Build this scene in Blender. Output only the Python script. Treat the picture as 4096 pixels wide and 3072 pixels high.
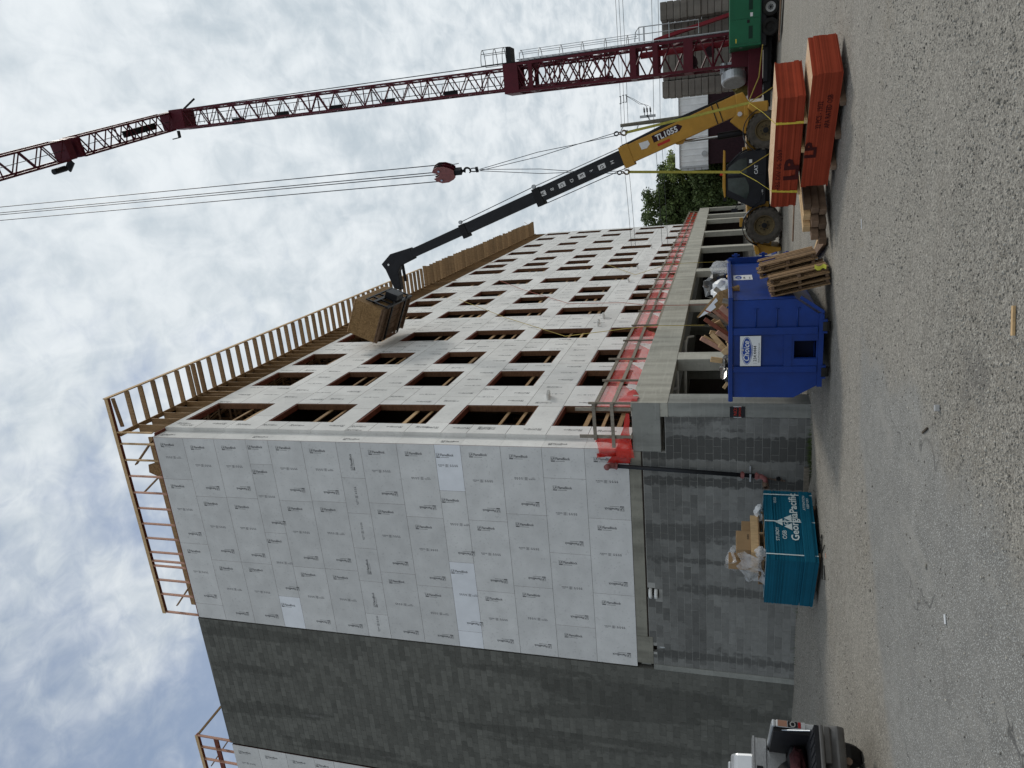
import bpy, bmesh, math, random
import numpy as np
from mathutils import Vector, Matrix

for _o in list(bpy.data.objects):
    bpy.data.objects.remove(_o, do_unlink=True)
S = bpy.context.scene
COL = S.collection
R = math.radians
rng = random.Random(7)

# ------------------------------------------------------------------ camera
cam_d = bpy.data.cameras.new("camera")
cam = bpy.data.objects.new("camera", cam_d)
COL.objects.link(cam)
S.camera = cam
PITCH, YAW, ROLL = R(16.604), R(17.978), R(-0.039)
_fw = Vector((-math.sin(YAW), math.cos(YAW), 0))
_rt = Vector((math.cos(YAW), math.sin(YAW), 0))
_up = Vector((0, 0, 1))
_F = _fw * math.cos(PITCH) + _up * math.sin(PITCH)
_U = _up * math.cos(PITCH) - _fw * math.sin(PITCH)
_R2 = _rt * math.cos(ROLL) + _U * math.sin(ROLL)
_U2 = _U * math.cos(ROLL) - _rt * math.sin(ROLL)
# the photographer's phone picture is stored on its side: picture right = world down
_m = Matrix((-_U2, _R2, -_F)).transposed().to_4x4()
_m.translation = Vector((7.650, -17.834, 1.650))
cam.matrix_world = _m
cam_d.sensor_fit = 'HORIZONTAL'
cam_d.sensor_width = 36.0
cam_d.lens = 36.0 * 2832.3 / 4096.0
cam_d.clip_start = 0.1
cam_d.clip_end = 3000

# ------------------------------------------------------------------ sky, sun, exposure
SUN_DIR = Vector((0.47, 0.55, 0.69)).normalized()
SUN_EL = math.asin(SUN_DIR.z)
W = bpy.data.worlds.new("World")
S.world = W
W.use_nodes = True
nt = W.node_tree
nt.nodes.clear()


def N(tree, typ, **kw):
    n = tree.nodes.new(typ)
    for k, v in kw.items():
        if k.startswith('i_'):
            key = k[2:]
            key = int(key) if key.isdigit() else key.replace('_', ' ')
            n.inputs[key].default_value = v
        else:
            setattr(n, k, v)
    return n


def lnk(tree, a, b):
    tree.links.new(a, b)


def math_n(tree, op, a, b=None, clamp=False):
    n = tree.nodes.new('ShaderNodeMath')
    n.operation = op
    n.use_clamp = clamp
    for i, v in enumerate((a, b)):
        if v is None:
            continue
        if hasattr(v, 'is_linked'):
            tree.links.new(v, n.inputs[i])
        else:
            n.inputs[i].default_value = v
    return n.outputs[0]


def maprange(tree, v, a, b, c=0.0, d=1.0, smooth=True):
    n = tree.nodes.new('ShaderNodeMapRange')
    n.interpolation_type = 'SMOOTHSTEP' if smooth else 'LINEAR'
    tree.links.new(v, n.inputs[0])
    for i, x in enumerate((a, b, c, d)):
        n.inputs[i + 1].default_value = x
    return n.outputs[0]


def mixc(tree, fac, a, b, mode='MIX'):
    n = tree.nodes.new('ShaderNodeMix')
    n.data_type = 'RGBA'
    n.blend_type = mode
    for sock, v in ((n.inputs[0], fac), (n.inputs[6], a), (n.inputs[7], b)):
        if hasattr(v, 'is_linked'):
            tree.links.new(v, sock)
        elif isinstance(v, (int, float)):
            sock.default_value = v
        else:
            sock.default_value = (*v[:3], 1)
    return n.outputs[2]


sky = N(nt, 'ShaderNodeTexSky', sky_type='NISHITA')
sky.sun_disc = False
sky.sun_elevation = SUN_EL
sky.sun_rotation = math.atan2(SUN_DIR.x, SUN_DIR.y)
sky.air_density = 1.0
sky.dust_density = 2.0
tc = N(nt, 'ShaderNodeTexCoord')
sep = N(nt, 'ShaderNodeSeparateXYZ')
lnk(nt, tc.outputs['Generated'], sep.inputs[0])
zz = math_n(nt, 'ADD', math_n(nt, 'MAXIMUM', sep.outputs[2], 0.0), 0.22)
comb = N(nt, 'ShaderNodeCombineXYZ')
lnk(nt, math_n(nt, 'DIVIDE', sep.outputs[0], zz), comb.inputs[0])
lnk(nt, math_n(nt, 'DIVIDE', sep.outputs[1], zz), comb.inputs[1])


def sky_noise(scale, detail, rough, dist, rot=0.0, sx=1.0, sy=1.0, off=(0, 0, 0)):
    mp = N(nt, 'ShaderNodeMapping')
    mp.inputs['Rotation'].default_value = (0, 0, rot)
    mp.inputs['Scale'].default_value = (sx, sy, 1)
    mp.inputs['Location'].default_value = off
    lnk(nt, comb.outputs[0], mp.inputs[0])
    n = N(nt, 'ShaderNodeTexNoise')
    n.inputs['Scale'].default_value = scale
    n.inputs['Detail'].default_value = detail
    n.inputs['Roughness'].default_value = rough
    n.inputs['Distortion'].default_value = dist
    lnk(nt, mp.outputs[0], n.inputs['Vector'])
    return n.outputs[0]


n_big = sky_noise(1.1, 3, 0.5, 0.3, off=(3.1, 1.2, 0))
n_mid = sky_noise(4.2, 4, 0.55, 0.5, off=(0.4, 7.7, 0))
n_rip = sky_noise(8.5, 4, 0.55, 0.6, rot=0.5, sx=1.9, sy=0.9)
n_fine = sky_noise(24.0, 4, 0.6, 0.5)
# how much cloud: thick towards the sun side, thinning the other way
dotn = N(nt, 'ShaderNodeVectorMath', operation='DOT_PRODUCT')
lnk(nt, tc.outputs['Generated'], dotn.inputs[0])
dotn.inputs[1].default_value = Vector((0.86, 0.10, -0.50)).normalized()
cov = math_n(nt, 'ADD', math_n(nt, 'MULTIPLY', n_mid, 0.55), math_n(nt, 'MULTIPLY', n_big, 0.25))
cov = math_n(nt, 'ADD', cov, math_n(nt, 'MULTIPLY', n_fine, 0.20))
cov = math_n(nt, 'ADD', cov, math_n(nt, 'MULTIPLY', math_n(nt, 'ADD', dotn.outputs['Value'], 0.58), 0.50))
cov = maprange(nt, cov, 0.33, 0.60)
cov = math_n(nt, 'ADD', math_n(nt, 'MULTIPLY', cov, 0.72), 0.28)
shade = math_n(nt, 'ADD', math_n(nt, 'MULTIPLY', n_rip, 0.50), math_n(nt, 'MULTIPLY', n_big, 0.55))
shade = math_n(nt, 'ADD', shade, math_n(nt, 'MULTIPLY', n_mid, 0.35))
shade = math_n(nt, 'ADD', shade, math_n(nt, 'MULTIPLY', n_fine, 0.28))
shade = maprange(nt, shade, 0.62, 1.04)
cloudcol = mixc(nt, shade, (4.9, 5.6, 6.15), (7.7, 8.15, 8.45))
# brighter glow around the veiled sun
sdot = N(nt, 'ShaderNodeVectorMath', operation='DOT_PRODUCT')
lnk(nt, tc.outputs['Generated'], sdot.inputs[0])
sdot.inputs[1].default_value = SUN_DIR
glow = maprange(nt, sdot.outputs['Value'], 0.3, 1.0, 0.95, 1.08)
cc = N(nt, 'ShaderNodeVectorMath', operation='SCALE')
lnk(nt, cloudcol, cc.inputs[0])
lnk(nt, glow, cc.inputs['Scale'])
blue = N(nt, 'ShaderNodeVectorMath', operation='SCALE')
lnk(nt, sky.outputs[0], blue.inputs[0])
blue.inputs['Scale'].default_value = 1.45
final = mixc(nt, cov, blue.outputs[0], cc.outputs[0])
bg = N(nt, 'ShaderNodeBackground')
bg.inputs['Strength'].default_value = 0.102
lnk(nt, final, bg.inputs['Color'])
out = N(nt, 'ShaderNodeOutputWorld')
lnk(nt, bg.outputs[0], out.inputs['Surface'])

sun_d = bpy.data.lights.new("sun", 'SUN')
sun_d.energy = 1.5
sun_d.angle = R(11)
sun_d.color = (1.0, 0.95, 0.87)
sun = bpy.data.objects.new("sun", sun_d)
COL.objects.link(sun)
sun.rotation_euler = SUN_DIR.to_track_quat('Z', 'Y').to_euler()
sun.location = (30, 30, 60)

S.view_settings.view_transform = 'Standard'
S.view_settings.look = 'None'
S.view_settings.exposure = 0.0
S.view_settings.gamma = 1.0
S.view_settings.use_curve_mapping = False
S.render.engine = 'CYCLES'
S.cycles.max_bounces = 6
S.cycles.transparent_max_bounces = 12

# ------------------------------------------------------------------ materials
MATS = {}


def mat(name, col, rough=0.8, metal=0.0, var=0.12, scale=4.0, objvar=0.0, islvar=0.0, bump=0.0, bscale=40.0,
        stretch=(1, 1, 1), col2=None, detail=5.0, spec=0.22, speck=0.0):
    """procedural material: base colour broken up by noise (var / col2), a tint per object and per loose piece, fine bump"""
    m = bpy.data.materials.new(name)
    m.use_nodes = True
    t = m.node_tree
    b = t.nodes['Principled BSDF']
    b.inputs['Roughness'].default_value = rough
    b.inputs['Metallic'].default_value = metal
    if 'Specular IOR Level' in b.inputs:
        b.inputs['Specular IOR Level'].default_value = spec
    co = t.nodes.new('ShaderNodeTexCoord')
    mp = t.nodes.new('ShaderNodeMapping')
    mp.inputs['Scale'].default_value = stretch
    oi = t.nodes.new('ShaderNodeObjectInfo')
    va = t.nodes.new('ShaderNodeVectorMath')
    va.operation = 'ADD'
    sc = t.nodes.new('ShaderNodeVectorMath')
    sc.operation = 'SCALE'
    t.links.new(oi.outputs['Location'], sc.inputs[0])
    sc.inputs['Scale'].default_value = 1.37
    t.links.new(co.outputs['Object'], va.inputs[0])
    t.links.new(sc.outputs[0], va.inputs[1])
    t.links.new(va.outputs[0], mp.inputs[0])
    nz = t.nodes.new('ShaderNodeTexNoise')
    nz.inputs['Scale'].default_value = scale
    nz.inputs['Detail'].default_value = detail
    nz.inputs['Roughness'].default_value = 0.6
    t.links.new(mp.outputs[0], nz.inputs['Vector'])
    f = maprange(t, nz.outputs[0], 0.28, 0.72, 0, 1, False)
    if col2 is None:
        lo = [c * (1 - var) for c in col]
        hi = [min(1, c * (1 + var)) for c in col]
    else:
        lo, hi = col, col2
    c = mixc(t, f, lo, hi)
    if objvar or islvar:
        v = None
        if objvar:
            v = math_n(t, 'MULTIPLY', math_n(t, 'SUBTRACT', oi.outputs['Random'], 0.5), 2 * objvar)
        if islvar:
            g = t.nodes.new('ShaderNodeNewGeometry')
            w = math_n(t, 'MULTIPLY', math_n(t, 'SUBTRACT', g.outputs['Random Per Island'], 0.5), 2 * islvar)
            v = w if v is None else math_n(t, 'ADD', v, w)
        v = math_n(t, 'ADD', v, 1.0)
        s2 = t.nodes.new('ShaderNodeVectorMath')
        s2.operation = 'SCALE'
        t.links.new(c, s2.inputs[0])
        t.links.new(v, s2.inputs['Scale'])
        c = s2.outputs[0]
    if speck:
        n2 = t.nodes.new('ShaderNodeTexNoise')
        n2.inputs['Scale'].default_value = scale * 9
        n2.inputs['Detail'].default_value = 2
        t.links.new(mp.outputs[0], n2.inputs['Vector'])
        c = mixc(t, maprange(t, n2.outputs[0], 0.60, 0.72, 0, speck), c, [x * 0.45 for x in col])
    t.links.new(c, b.inputs['Base Color'])
    if bump:
        n3 = t.nodes.new('ShaderNodeTexNoise')
        n3.inputs['Scale'].default_value = bscale
        n3.inputs['Detail'].default_value = 4
        t.links.new(mp.outputs[0], n3.inputs['Vector'])
        bp = t.nodes.new('ShaderNodeBump')
        bp.inputs['Strength'].default_value = bump
        bp.inputs['Distance'].default_value = 0.01
        t.links.new(n3.outputs[0], bp.inputs['Height'])
        t.links.new(bp.outputs[0], b.inputs['Normal'])
    MATS[name] = m
    return m


mat('panel_grey', (0.62, 0.62, 0.615), 0.85, var=0.10, scale=1.6, objvar=0.07, bump=0.15, bscale=60, speck=0.25)
mat('panel_white', (0.78, 0.80, 0.84), 0.8, var=0.06, scale=2, objvar=0.03)
mat('panel_facade', (0.71, 0.71, 0.695), 0.85, var=0.10, scale=1.3, objvar=0.07, speck=0.2)
mat('panel_edge', (0.16, 0.05, 0.035), 0.8)
mat('print_black', (0.035, 0.037, 0.045), 0.7)
mat('print_grey', (0.14, 0.14, 0.15), 0.8)
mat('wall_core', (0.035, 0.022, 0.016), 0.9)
mat('lumber', (0.30, 0.19, 0.095), 0.75, var=0.28, scale=3, objvar=0.22, stretch=(9, 9, 1.2), bump=0.2, bscale=30)
mat('lumber_new', (0.50, 0.34, 0.18), 0.75, var=0.2, scale=4, objvar=0.12, islvar=0.1, stretch=(6, 6, 1.2))
mat('lumber_red', (0.19, 0.062, 0.040), 0.75, var=0.3, scale=3, objvar=0.2, stretch=(3, 3, 3))
mat('lumber_pink', (0.46, 0.26, 0.19), 0.75, var=0.2, scale=4, objvar=0.15, stretch=(4, 4, 4))
mat('lumber_grey', (0.25, 0.22, 0.18), 0.85, var=0.3, scale=4, objvar=0.15, stretch=(5, 5, 2), bump=0.3, bscale=30)
mat('timber', (0.16, 0.105, 0.07), 0.85, var=0.3, scale=5, objvar=0.3, islvar=0.1, bump=0.3, bscale=25)
mat('pallet_wood', (0.22, 0.14, 0.075), 0.85, var=0.35, scale=5, objvar=0.3, stretch=(2, 2, 2), bump=0.3, bscale=25)
mat('header_wood', (0.15, 0.075, 0.04), 0.8, var=0.3, scale=3, objvar=0.2, stretch=(2, 2, 5))
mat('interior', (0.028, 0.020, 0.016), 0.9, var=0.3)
mat('truss_wood', (0.17, 0.10, 0.05), 0.8, var=0.25, islvar=0.2)
mat('steel_dark', (0.02, 0.02, 0.022), 0.5, 0.6)
mat('galv', (0.42, 0.44, 0.46), 0.45, 0.7, var=0.15, scale=8)
mat('pvc', (0.72, 0.72, 0.70), 0.4, var=0.05)
mat('pipe_black', (0.018, 0.019, 0.022), 0.45, 0.2)
mat('fitting_red', (0.24, 0.09, 0.085), 0.55, var=0.2, scale=12)
mat('brass', (0.16, 0.11, 0.08), 0.5, 0.5)


def concrete(name, col, streak=0.35):
    m = mat(name, col, 0.88, var=0.16, scale=1.3, objvar=0.04, bump=0.25, bscale=30, speck=0.25)
    t = m.node_tree
    b = t.nodes['Principled BSDF']
    src = b.inputs['Base Color'].links[0].from_socket
    g = t.nodes.new('ShaderNodeNewGeometry')
    mp = t.nodes.new('ShaderNodeMapping')
    mp.inputs['Scale'].default_value = (1.6, 1.6, 0.22)
    t.links.new(g.outputs['Position'], mp.inputs[0])
    n = t.nodes.new('ShaderNodeTexNoise')
    n.inputs['Scale'].default_value = 1.5
    n.inputs['Detail'].default_value = 5
    t.links.new(mp.outputs[0], n.inputs['Vector'])
    c = mixc(t, maprange(t, n.outputs[0], 0.42, 0.68, 0, streak), src, [x * 0.42 for x in col])
    mp2 = t.nodes.new('ShaderNodeMapping')
    mp2.inputs['Scale'].default_value = (0.5, 0.5, 9)
    t.links.new(g.outputs['Position'], mp2.inputs[0])
    n2 = t.nodes.new('ShaderNodeTexNoise')
    n2.inputs['Scale'].default_value = 1.5
    t.links.new(mp2.outputs[0], n2.inputs['Vector'])
    c = mixc(t, maprange(t, n2.outputs[0], 0.5, 0.75, 0, streak * 0.6), c, [min(1, x * 1.35) for x in col])
    t.links.new(c, b.inputs['Base Color'])
    return m


concrete('concrete', (0.43, 0.42, 0.365), 0.42)
concrete('concrete_dark', (0.27, 0.275, 0.255), 0.5)
concrete('concrete_shade', (0.25, 0.243, 0.205), 0.5)
concrete('concrete_ballast', (0.20, 0.185, 0.165), 0.3)


def cmu(name, col, stain):
    """block faces: tint per block, damp stains that run down the wall, pale efflorescence"""
    m = mat(name, col, 0.9, var=0.14, scale=6, objvar=0.17, islvar=0.22, bump=0.3, bscale=70)
    t = m.node_tree
    b = t.nodes['Principled BSDF']
    src = b.inputs['Base Color'].links[0].from_socket
    g = t.nodes.new('ShaderNodeNewGeometry')
    mp = t.nodes.new('ShaderNodeMapping')
    mp.inputs['Scale'].default_value = (1.15, 1, 0.10)
    mp.inputs['Location'].default_value = (0.15, 0, 0)
    t.links.new(g.outputs['Position'], mp.inputs[0])
    n = t.nodes.new('ShaderNodeTexNoise')
    n.inputs['Scale'].default_value = 1.0
    n.inputs['Detail'].default_value = 2.5
    t.links.new(mp.outputs[0], n.inputs['Vector'])
    n2 = t.nodes.new('ShaderNodeTexNoise')
    n2.inputs['Scale'].default_value = 6
    n2.inputs['Detail'].default_value = 3
    t.links.new(g.outputs['Position'], n2.inputs['Vector'])
    k = math_n(t, 'ADD', n.outputs[0], math_n(t, 'MULTIPLY', math_n(t, 'SUBTRACT', n2.outputs[0], 0.5), 0.16))
    c = mixc(t, maprange(t, k, 0.555, 0.595, 0, stain), src, [x * 0.42 for x in col])
    if stain > 0.5:      # two damp runs below the rail end, edges wandering
        sx_ = t.nodes.new('ShaderNodeSeparateXYZ')
        t.links.new(g.outputs['Position'], sx_.inputs[0])
        wob = math_n(t, 'MULTIPLY', math_n(t, 'SUBTRACT', n2.outputs[0], 0.5), 0.34)
        for cx_, hw in ((0.08, 0.33), (-0.90, 0.13)):
            dd = math_n(t, 'ABSOLUTE', math_n(t, 'ADD', math_n(t, 'SUBTRACT', sx_.outputs[0], cx_), wob))
            c = mixc(t, maprange(t, dd, hw + 0.02, hw - 0.02, 0, 0.85), c, [x * 0.36 for x in col])
    mp3 = t.nodes.new('ShaderNodeMapping')
    mp3.inputs['Scale'].default_value = (2.6, 1, 0.5)
    t.links.new(g.outputs['Position'], mp3.inputs[0])
    n3 = t.nodes.new('ShaderNodeTexNoise')
    n3.inputs['Scale'].default_value = 1.3
    n3.inputs['Detail'].default_value = 6
    n3.inputs['Roughness'].default_value = 0.7
    t.links.new(mp3.outputs[0], n3.inputs['Vector'])
    c = mixc(t, maprange(t, n3.outputs[0], 0.60, 0.74, 0, 0.28), c, (0.34, 0.34, 0.335))
    t.links.new(c, b.inputs['Base Color'])
    return m


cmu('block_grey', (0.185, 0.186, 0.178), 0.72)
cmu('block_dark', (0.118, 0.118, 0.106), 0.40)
mat('mortar', (0.32, 0.32, 0.305), 0.95, var=0.3, scale=2)
mat('mortar_dark', (0.075, 0.076, 0.07), 0.95, col2=(0.21, 0.205, 0.185), scale=0.5)
mat('paint_maroon', (0.085, 0.008, 0.017), 0.5, var=0.18, scale=3, islvar=0.08)
mat('paint_red', (0.20, 0.012, 0.022), 0.4, var=0.15, scale=3)
mat('paint_yellow', (0.42, 0.225, 0.035), 0.42, var=0.14, scale=2.5, speck=0.15)
mat('paint_black', (0.014, 0.015, 0.019), 0.4, var=0.3, scale=3)
mat('paint_green', (0.012, 0.115, 0.055), 0.4, var=0.12, scale=2)
mat('green_dark', (0.004, 0.03, 0.018), 0.5)
mat('paint_blue', (0.004, 0.032, 0.195), 0.40, var=0.25, scale=1.5, spec=0.3)
mat('blue_hole', (0.002, 0.006, 0.03), 0.7)
mat('rubber', (0.020, 0.019, 0.018), 0.85, var=0.4, scale=6, bump=0.3, bscale=20)
mat('tyre_mud', (0.075, 0.066, 0.056), 0.9, var=0.35, scale=6, bump=0.3, bscale=20)
mat('rim_mud', (0.13, 0.098, 0.05), 0.75, var=0.35, scale=7)
mat('rim_white', (0.45, 0.45, 0.44), 0.5, var=0.15)
mat('glass_dark', (0.035, 0.048, 0.045), 0.08, 0.0, var=0.3, spec=0.6)
mat('chrome', (0.5, 0.5, 0.5), 0.2, 1.0)
mat('silver_paint', (0.50, 0.51, 0.52), 0.3, 0.6, var=0.05)
mat('plate_alu', (0.34, 0.34, 0.34), 0.4, 0.8, var=0.15, scale=30, bump=0.5, bscale=60)
mat('bed_black', (0.012, 0.012, 0.014), 0.55, var=0.3)
mat('bumper_grey', (0.13, 0.125, 0.12), 0.35, 0.5, var=0.15, scale=6)
mat('lamp_amber', (0.30, 0.16, 0.11), 0.15)
mat('lamp_clear', (0.45, 0.45, 0.45), 0.12)
mat('lamp_red', (0.30, 0.02, 0.02), 0.15)
mat('rag', (0.045, 0.012, 0.014), 0.9, var=0.5, scale=12)
mat('sling_yellow', (0.62, 0.50, 0.07), 0.7, var=0.2, scale=20)
mat('sling_olive', (0.30, 0.27, 0.05), 0.7, var=0.2, scale=20)
mat('sheet_red', (0.30, 0.052, 0.026), 0.85, var=0.12, scale=2, objvar=0.24, bump=0.1, bscale=80, spec=0.06)
mat('sheet_teal', (0.006, 0.095, 0.155), 0.75, var=0.10, scale=2, objvar=0.22, spec=0.1)
mat('sheet_edge', (0.30, 0.10, 0.06), 0.8)
mat('sheet_print', (0.050, 0.008, 0.007), 0.8, var=0.2)
mat('print_white', (0.55, 0.62, 0.62), 0.7, var=0.1)
mat('sign_white', (0.66, 0.67, 0.68), 0.4, var=0.03)
mat('sign_blue', (0.02, 0.06, 0.28), 0.4, var=0.03)
mat('sign_black', (0.012, 0.012, 0.013), 0.5)
mat('sign_red', (0.42, 0.03, 0.02), 0.5)
mat('cardboard', (0.31, 0.20, 0.105), 0.85, var=0.1, scale=3)
mat('bag_black', (0.012, 0.012, 0.013), 0.22, spec=0.8)
mat('bag_white', (0.62, 0.63, 0.64), 0.4)
mat('paper_yellow', (0.72, 0.70, 0.10), 0.7)
mat('metal_white', (0.78, 0.80, 0.82), 0.5, var=0.10, scale=1.2)
mat('metal_maroon', (0.026, 0.010, 0.015), 0.7, var=0.3)  # metal whose own colour is a very dark maroon
mat('pole_wood', (0.13, 0.12, 0.095), 0.9, var=0.3)
mat('wire', (0.06, 0.065, 0.07), 0.6)
mat('rope_steel', (0.035, 0.038, 0.045), 0.5, 0.5)
mat('rope_yellow', (0.42, 0.32, 0.08), 0.8)
mat('rope_red', (0.35, 0.10, 0.07), 0.8)
mat('bark', (0.07, 0.055, 0.04), 0.95, var=0.4, scale=5)
mat('leaf_dark', (0.10, 0.135, 0.045), 0.7, var=0.4, scale=0.8, islvar=0.45)
mat('leaf_light', (0.19, 0.23, 0.065), 0.7, var=0.4, scale=0.8, islvar=0.45)
mat('weed', (0.055, 0.085, 0.02), 0.8, islvar=0.4)
mat('cab_interior', (0.05, 0.05, 0.048), 0.8)
mat('tarp_olive', (0.11, 0.09, 0.025), 0.8, var=0.3)


def osb(name, c1, c2):
    m = mat(name, c1, 0.8, var=0.15, scale=3)
    t = m.node_tree
    b = t.nodes['Principled BSDF']
    co = t.nodes.new('ShaderNodeTexCoord')
    v = t.nodes.new('ShaderNodeTexVoronoi')
    v.inputs['Scale'].default_value = 16
    nd = t.nodes.new('ShaderNodeTexNoise')
    nd.inputs['Scale'].default_value = 5
    t.links.new(co.outputs['Object'], nd.inputs['Vector'])
    mx = t.nodes.new('ShaderNodeVectorMath')
    mx.operation = 'ADD'
    s = t.nodes.new('ShaderNodeVectorMath')
    s.operation = 'SCALE'
    s.inputs['Scale'].default_value = 0.5
    t.links.new(nd.outputs['Color'], s.inputs[0])
    t.links.new(co.outputs['Object'], mx.inputs[0])
    t.links.new(s.outputs[0], mx.inputs[1])
    t.links.new(mx.outputs[0], v.inputs['Vector'])
    sp = t.nodes.new('ShaderNodeSeparateColor')
    t.links.new(v.outputs['Color'], sp.inputs[0])
    c = mixc(t, sp.outputs[0], c1, c2)
    t.links.new(c, b.inputs['Base Color'])
    return m


osb('osb_brown', (0.19, 0.115, 0.05), (0.33, 0.21, 0.10))
osb('osb_top', (0.46, 0.30, 0.17), (0.62, 0.44, 0.29))


def clear_mat(name, col, alpha, rough=0.3, trans=0.3, var=0.15):
    """thin see-through sheet: netting, plastic film"""
    m = bpy.data.materials.new(name)
    m.use_nodes = True
    t = m.node_tree
    b = t.nodes['Principled BSDF']
    co = t.nodes.new('ShaderNodeTexCoord')
    n = t.nodes.new('ShaderNodeTexNoise')
    n.inputs['Scale'].default_value = 6
    n.inputs['Detail'].default_value = 6
    t.links.new(co.outputs['Object'], n.inputs['Vector'])
    b.inputs['Base Color'].default_value = (*col, 1)
    b.inputs['Roughness'].default_value = rough
    tr = t.nodes.new('ShaderNodeBsdfTransparent')
    tl = t.nodes.new('ShaderNodeBsdfTranslucent')
    tl.inputs['Color'].default_value = (*col, 1)
    m1 = t.nodes.new('ShaderNodeMixShader')
    m1.inputs[0].default_value = trans
    t.links.new(b.outputs[0], m1.inputs[1])
    t.links.new(tl.outputs[0], m1.inputs[2])
    m2 = t.nodes.new('ShaderNodeMixShader')
    t.links.new(maprange(t, n.outputs[0], 0.3, 0.7, alpha - var, alpha + var), m2.inputs[0])
    t.links.new(tr.outputs[0], m2.inputs[1])
    t.links.new(m1.outputs[0], m2.inputs[2])
    t.links.new(m2.outputs[0], t.nodes['Material Output'].inputs['Surface'])
    MATS[name] = m
    return m


clear_mat('netting', (0.85, 0.045, 0.022), 0.62, var=0.07)
clear_mat('netting_bunched', (0.62, 0.025, 0.015), 0.85)
clear_mat('film', (0.75, 0.76, 0.78), 0.42, 0.15)


# ------------------------------------------------------------------ mesh building
class MB:
    def __init__(s):
        s.v, s.f, s.m = [], [], []

    def add(s, vs, fs, mi=0):
        o = len(s.v)
        s.v += [tuple(p) for p in vs]
        s.f += [tuple(i + o for i in f) for f in fs]
        s.m += [mi] * len(fs)
        return s

    def obox(s, c, ax, ay, az, mi=0):
        c, ax, ay, az = Vector(c), Vector(ax), Vector(ay), Vector(az)
        vs = [c + ax * i + ay * j + az * k for k in (-1, 1) for j in (-1, 1) for i in (-1, 1)]
        return s.add(vs, [(0, 2, 3, 1), (4, 5, 7, 6), (0, 1, 5, 4), (2, 6, 7, 3), (0, 4, 6, 2), (1, 3, 7, 5)], mi)

    def box(s, x0, y0, z0, x1, y1, z1, mi=0):
        return s.obox(((x0 + x1) / 2, (y0 + y1) / 2, (z0 + z1) / 2), ((x1 - x0) / 2, 0, 0), (0, (y1 - y0) / 2, 0), (0, 0, (z1 - z0) / 2), mi)

    def beam(s, p0, p1, w, h=None, up=(0, 0, 1), mi=0):
        h = w if h is None else h
        p0, p1 = Vector(p0), Vector(p1)
        d = p1 - p0
        z = d.normalized()
        u = Vector(up)
        if abs(z.dot(u.normalized())) > 0.98:
            u = Vector((0, 1, 0)) if abs(z.y) < 0.9 else Vector((1, 0, 0))
        x = z.cross(u).normalized()
        y = x.cross(z)
        return s.obox((p0 + p1) / 2, x * (w / 2), y * (h / 2), d / 2, mi)

    def tube(s, pts, r, n=8, mi=0, caps=True):
        pts = [Vector(p) for p in pts]
        rr = r if hasattr(r, '__len__') else [r] * len(pts)
        t0 = (pts[1] - pts[0]).normalized()
        a = Vector((0, 0, 1)) if abs(t0.z) < 0.9 else Vector((1, 0, 0))
        x = t0.cross(a).normalized()
        vs, fs = [], []
        for i, p in enumerate(pts):
            t = (pts[min(i + 1, len(pts) - 1)] - pts[max(i - 1, 0)]).normalized()
            x = (x - t * x.dot(t)).normalized()
            y = t.cross(x)
            for k in range(n):
                an = 2 * math.pi * k / n
                vs.append(p + (x * math.cos(an) + y * math.sin(an)) * rr[i])
        for i in range(len(pts) - 1):
            for k in range(n):
                k2 = (k + 1) % n
                fs.append((i * n + k, i * n + k2, (i + 1) * n + k2, (i + 1) * n + k))
        if caps:
            fs.append(tuple(reversed(range(n))))
            fs.append(tuple(range((len(pts) - 1) * n, len(pts) * n)))
        return s.add(vs, fs, mi)

    def prism(s, poly, o, u, v, w, mi=0):
        """polygon in (u, v) at origin o, pushed along w"""
        o, u, v, w = Vector(o), Vector(u), Vector(v), Vector(w)
        a = [o + u * p[0] + v * p[1] for p in poly]
        n = len(a)
        vs = a + [p + w for p in a]
        fs = [tuple(range(n)), tuple(reversed(range(n, 2 * n)))] + [(i, i + n, (i + 1) % n + n, (i + 1) % n) for i in range(n)]
        return s.add(vs, fs, mi)

    def ring(s, c, axis, prof, n=24, mi=0):
        """lathe a profile [(radius, along)] about axis through c"""
        c, axis = Vector(c), Vector(axis).normalized()
        a = Vector((0, 0, 1)) if abs(axis.z) < 0.9 else Vector((1, 0, 0))
        x = axis.cross(a).normalized()
        y = axis.cross(x)
        vs, fs = [], []
        for r, h in prof:
            for k in range(n):
                an = 2 * math.pi * k / n
                vs.append(c + axis * h + (x * math.cos(an) + y * math.sin(an)) * r)
        for i in range(len(prof) - 1):
            for k in range(n):
                k2 = (k + 1) % n
                fs.append((i * n + k, i * n + k2, (i + 1) * n + k2, (i + 1) * n + k))
        return s.add(vs, fs, mi)

    def text(s, txt, o, u, v, size, mi=0, bold=0.0, center=False, sx=1.0):
        """flat lettering: o = start of the baseline, u = reading direction, v = up"""
        vs, fs = text_shape(txt, bold)
        o, u, v = Vector(o), Vector(u), Vector(v)
        dx = -max(p[0] for p in vs) / 2 if center else 0
        return s.add([o + u * ((p[0] + dx) * size * sx) + v * (p[1] * size) for p in vs], fs, mi)

    def mesh(s, name, mats, fix=True, smooth=False):
        me = bpy.data.meshes.new(name)
        me.from_pydata(s.v, [], s.f)
        for m in mats:
            me.materials.append(MATS[m])
        if len(mats) > 1:
            me.polygons.foreach_set('material_index', s.m)
        if fix and len(s.f) < 6000:
            b = bmesh.new()
            b.from_mesh(me)
            bmesh.ops.recalc_face_normals(b, faces=b.faces)
            b.to_mesh(me)
            b.free()
        if smooth:
            me.polygons.foreach_set('use_smooth', [True] * len(me.polygons))
        me.update()
        return me


_TXT = {}


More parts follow.
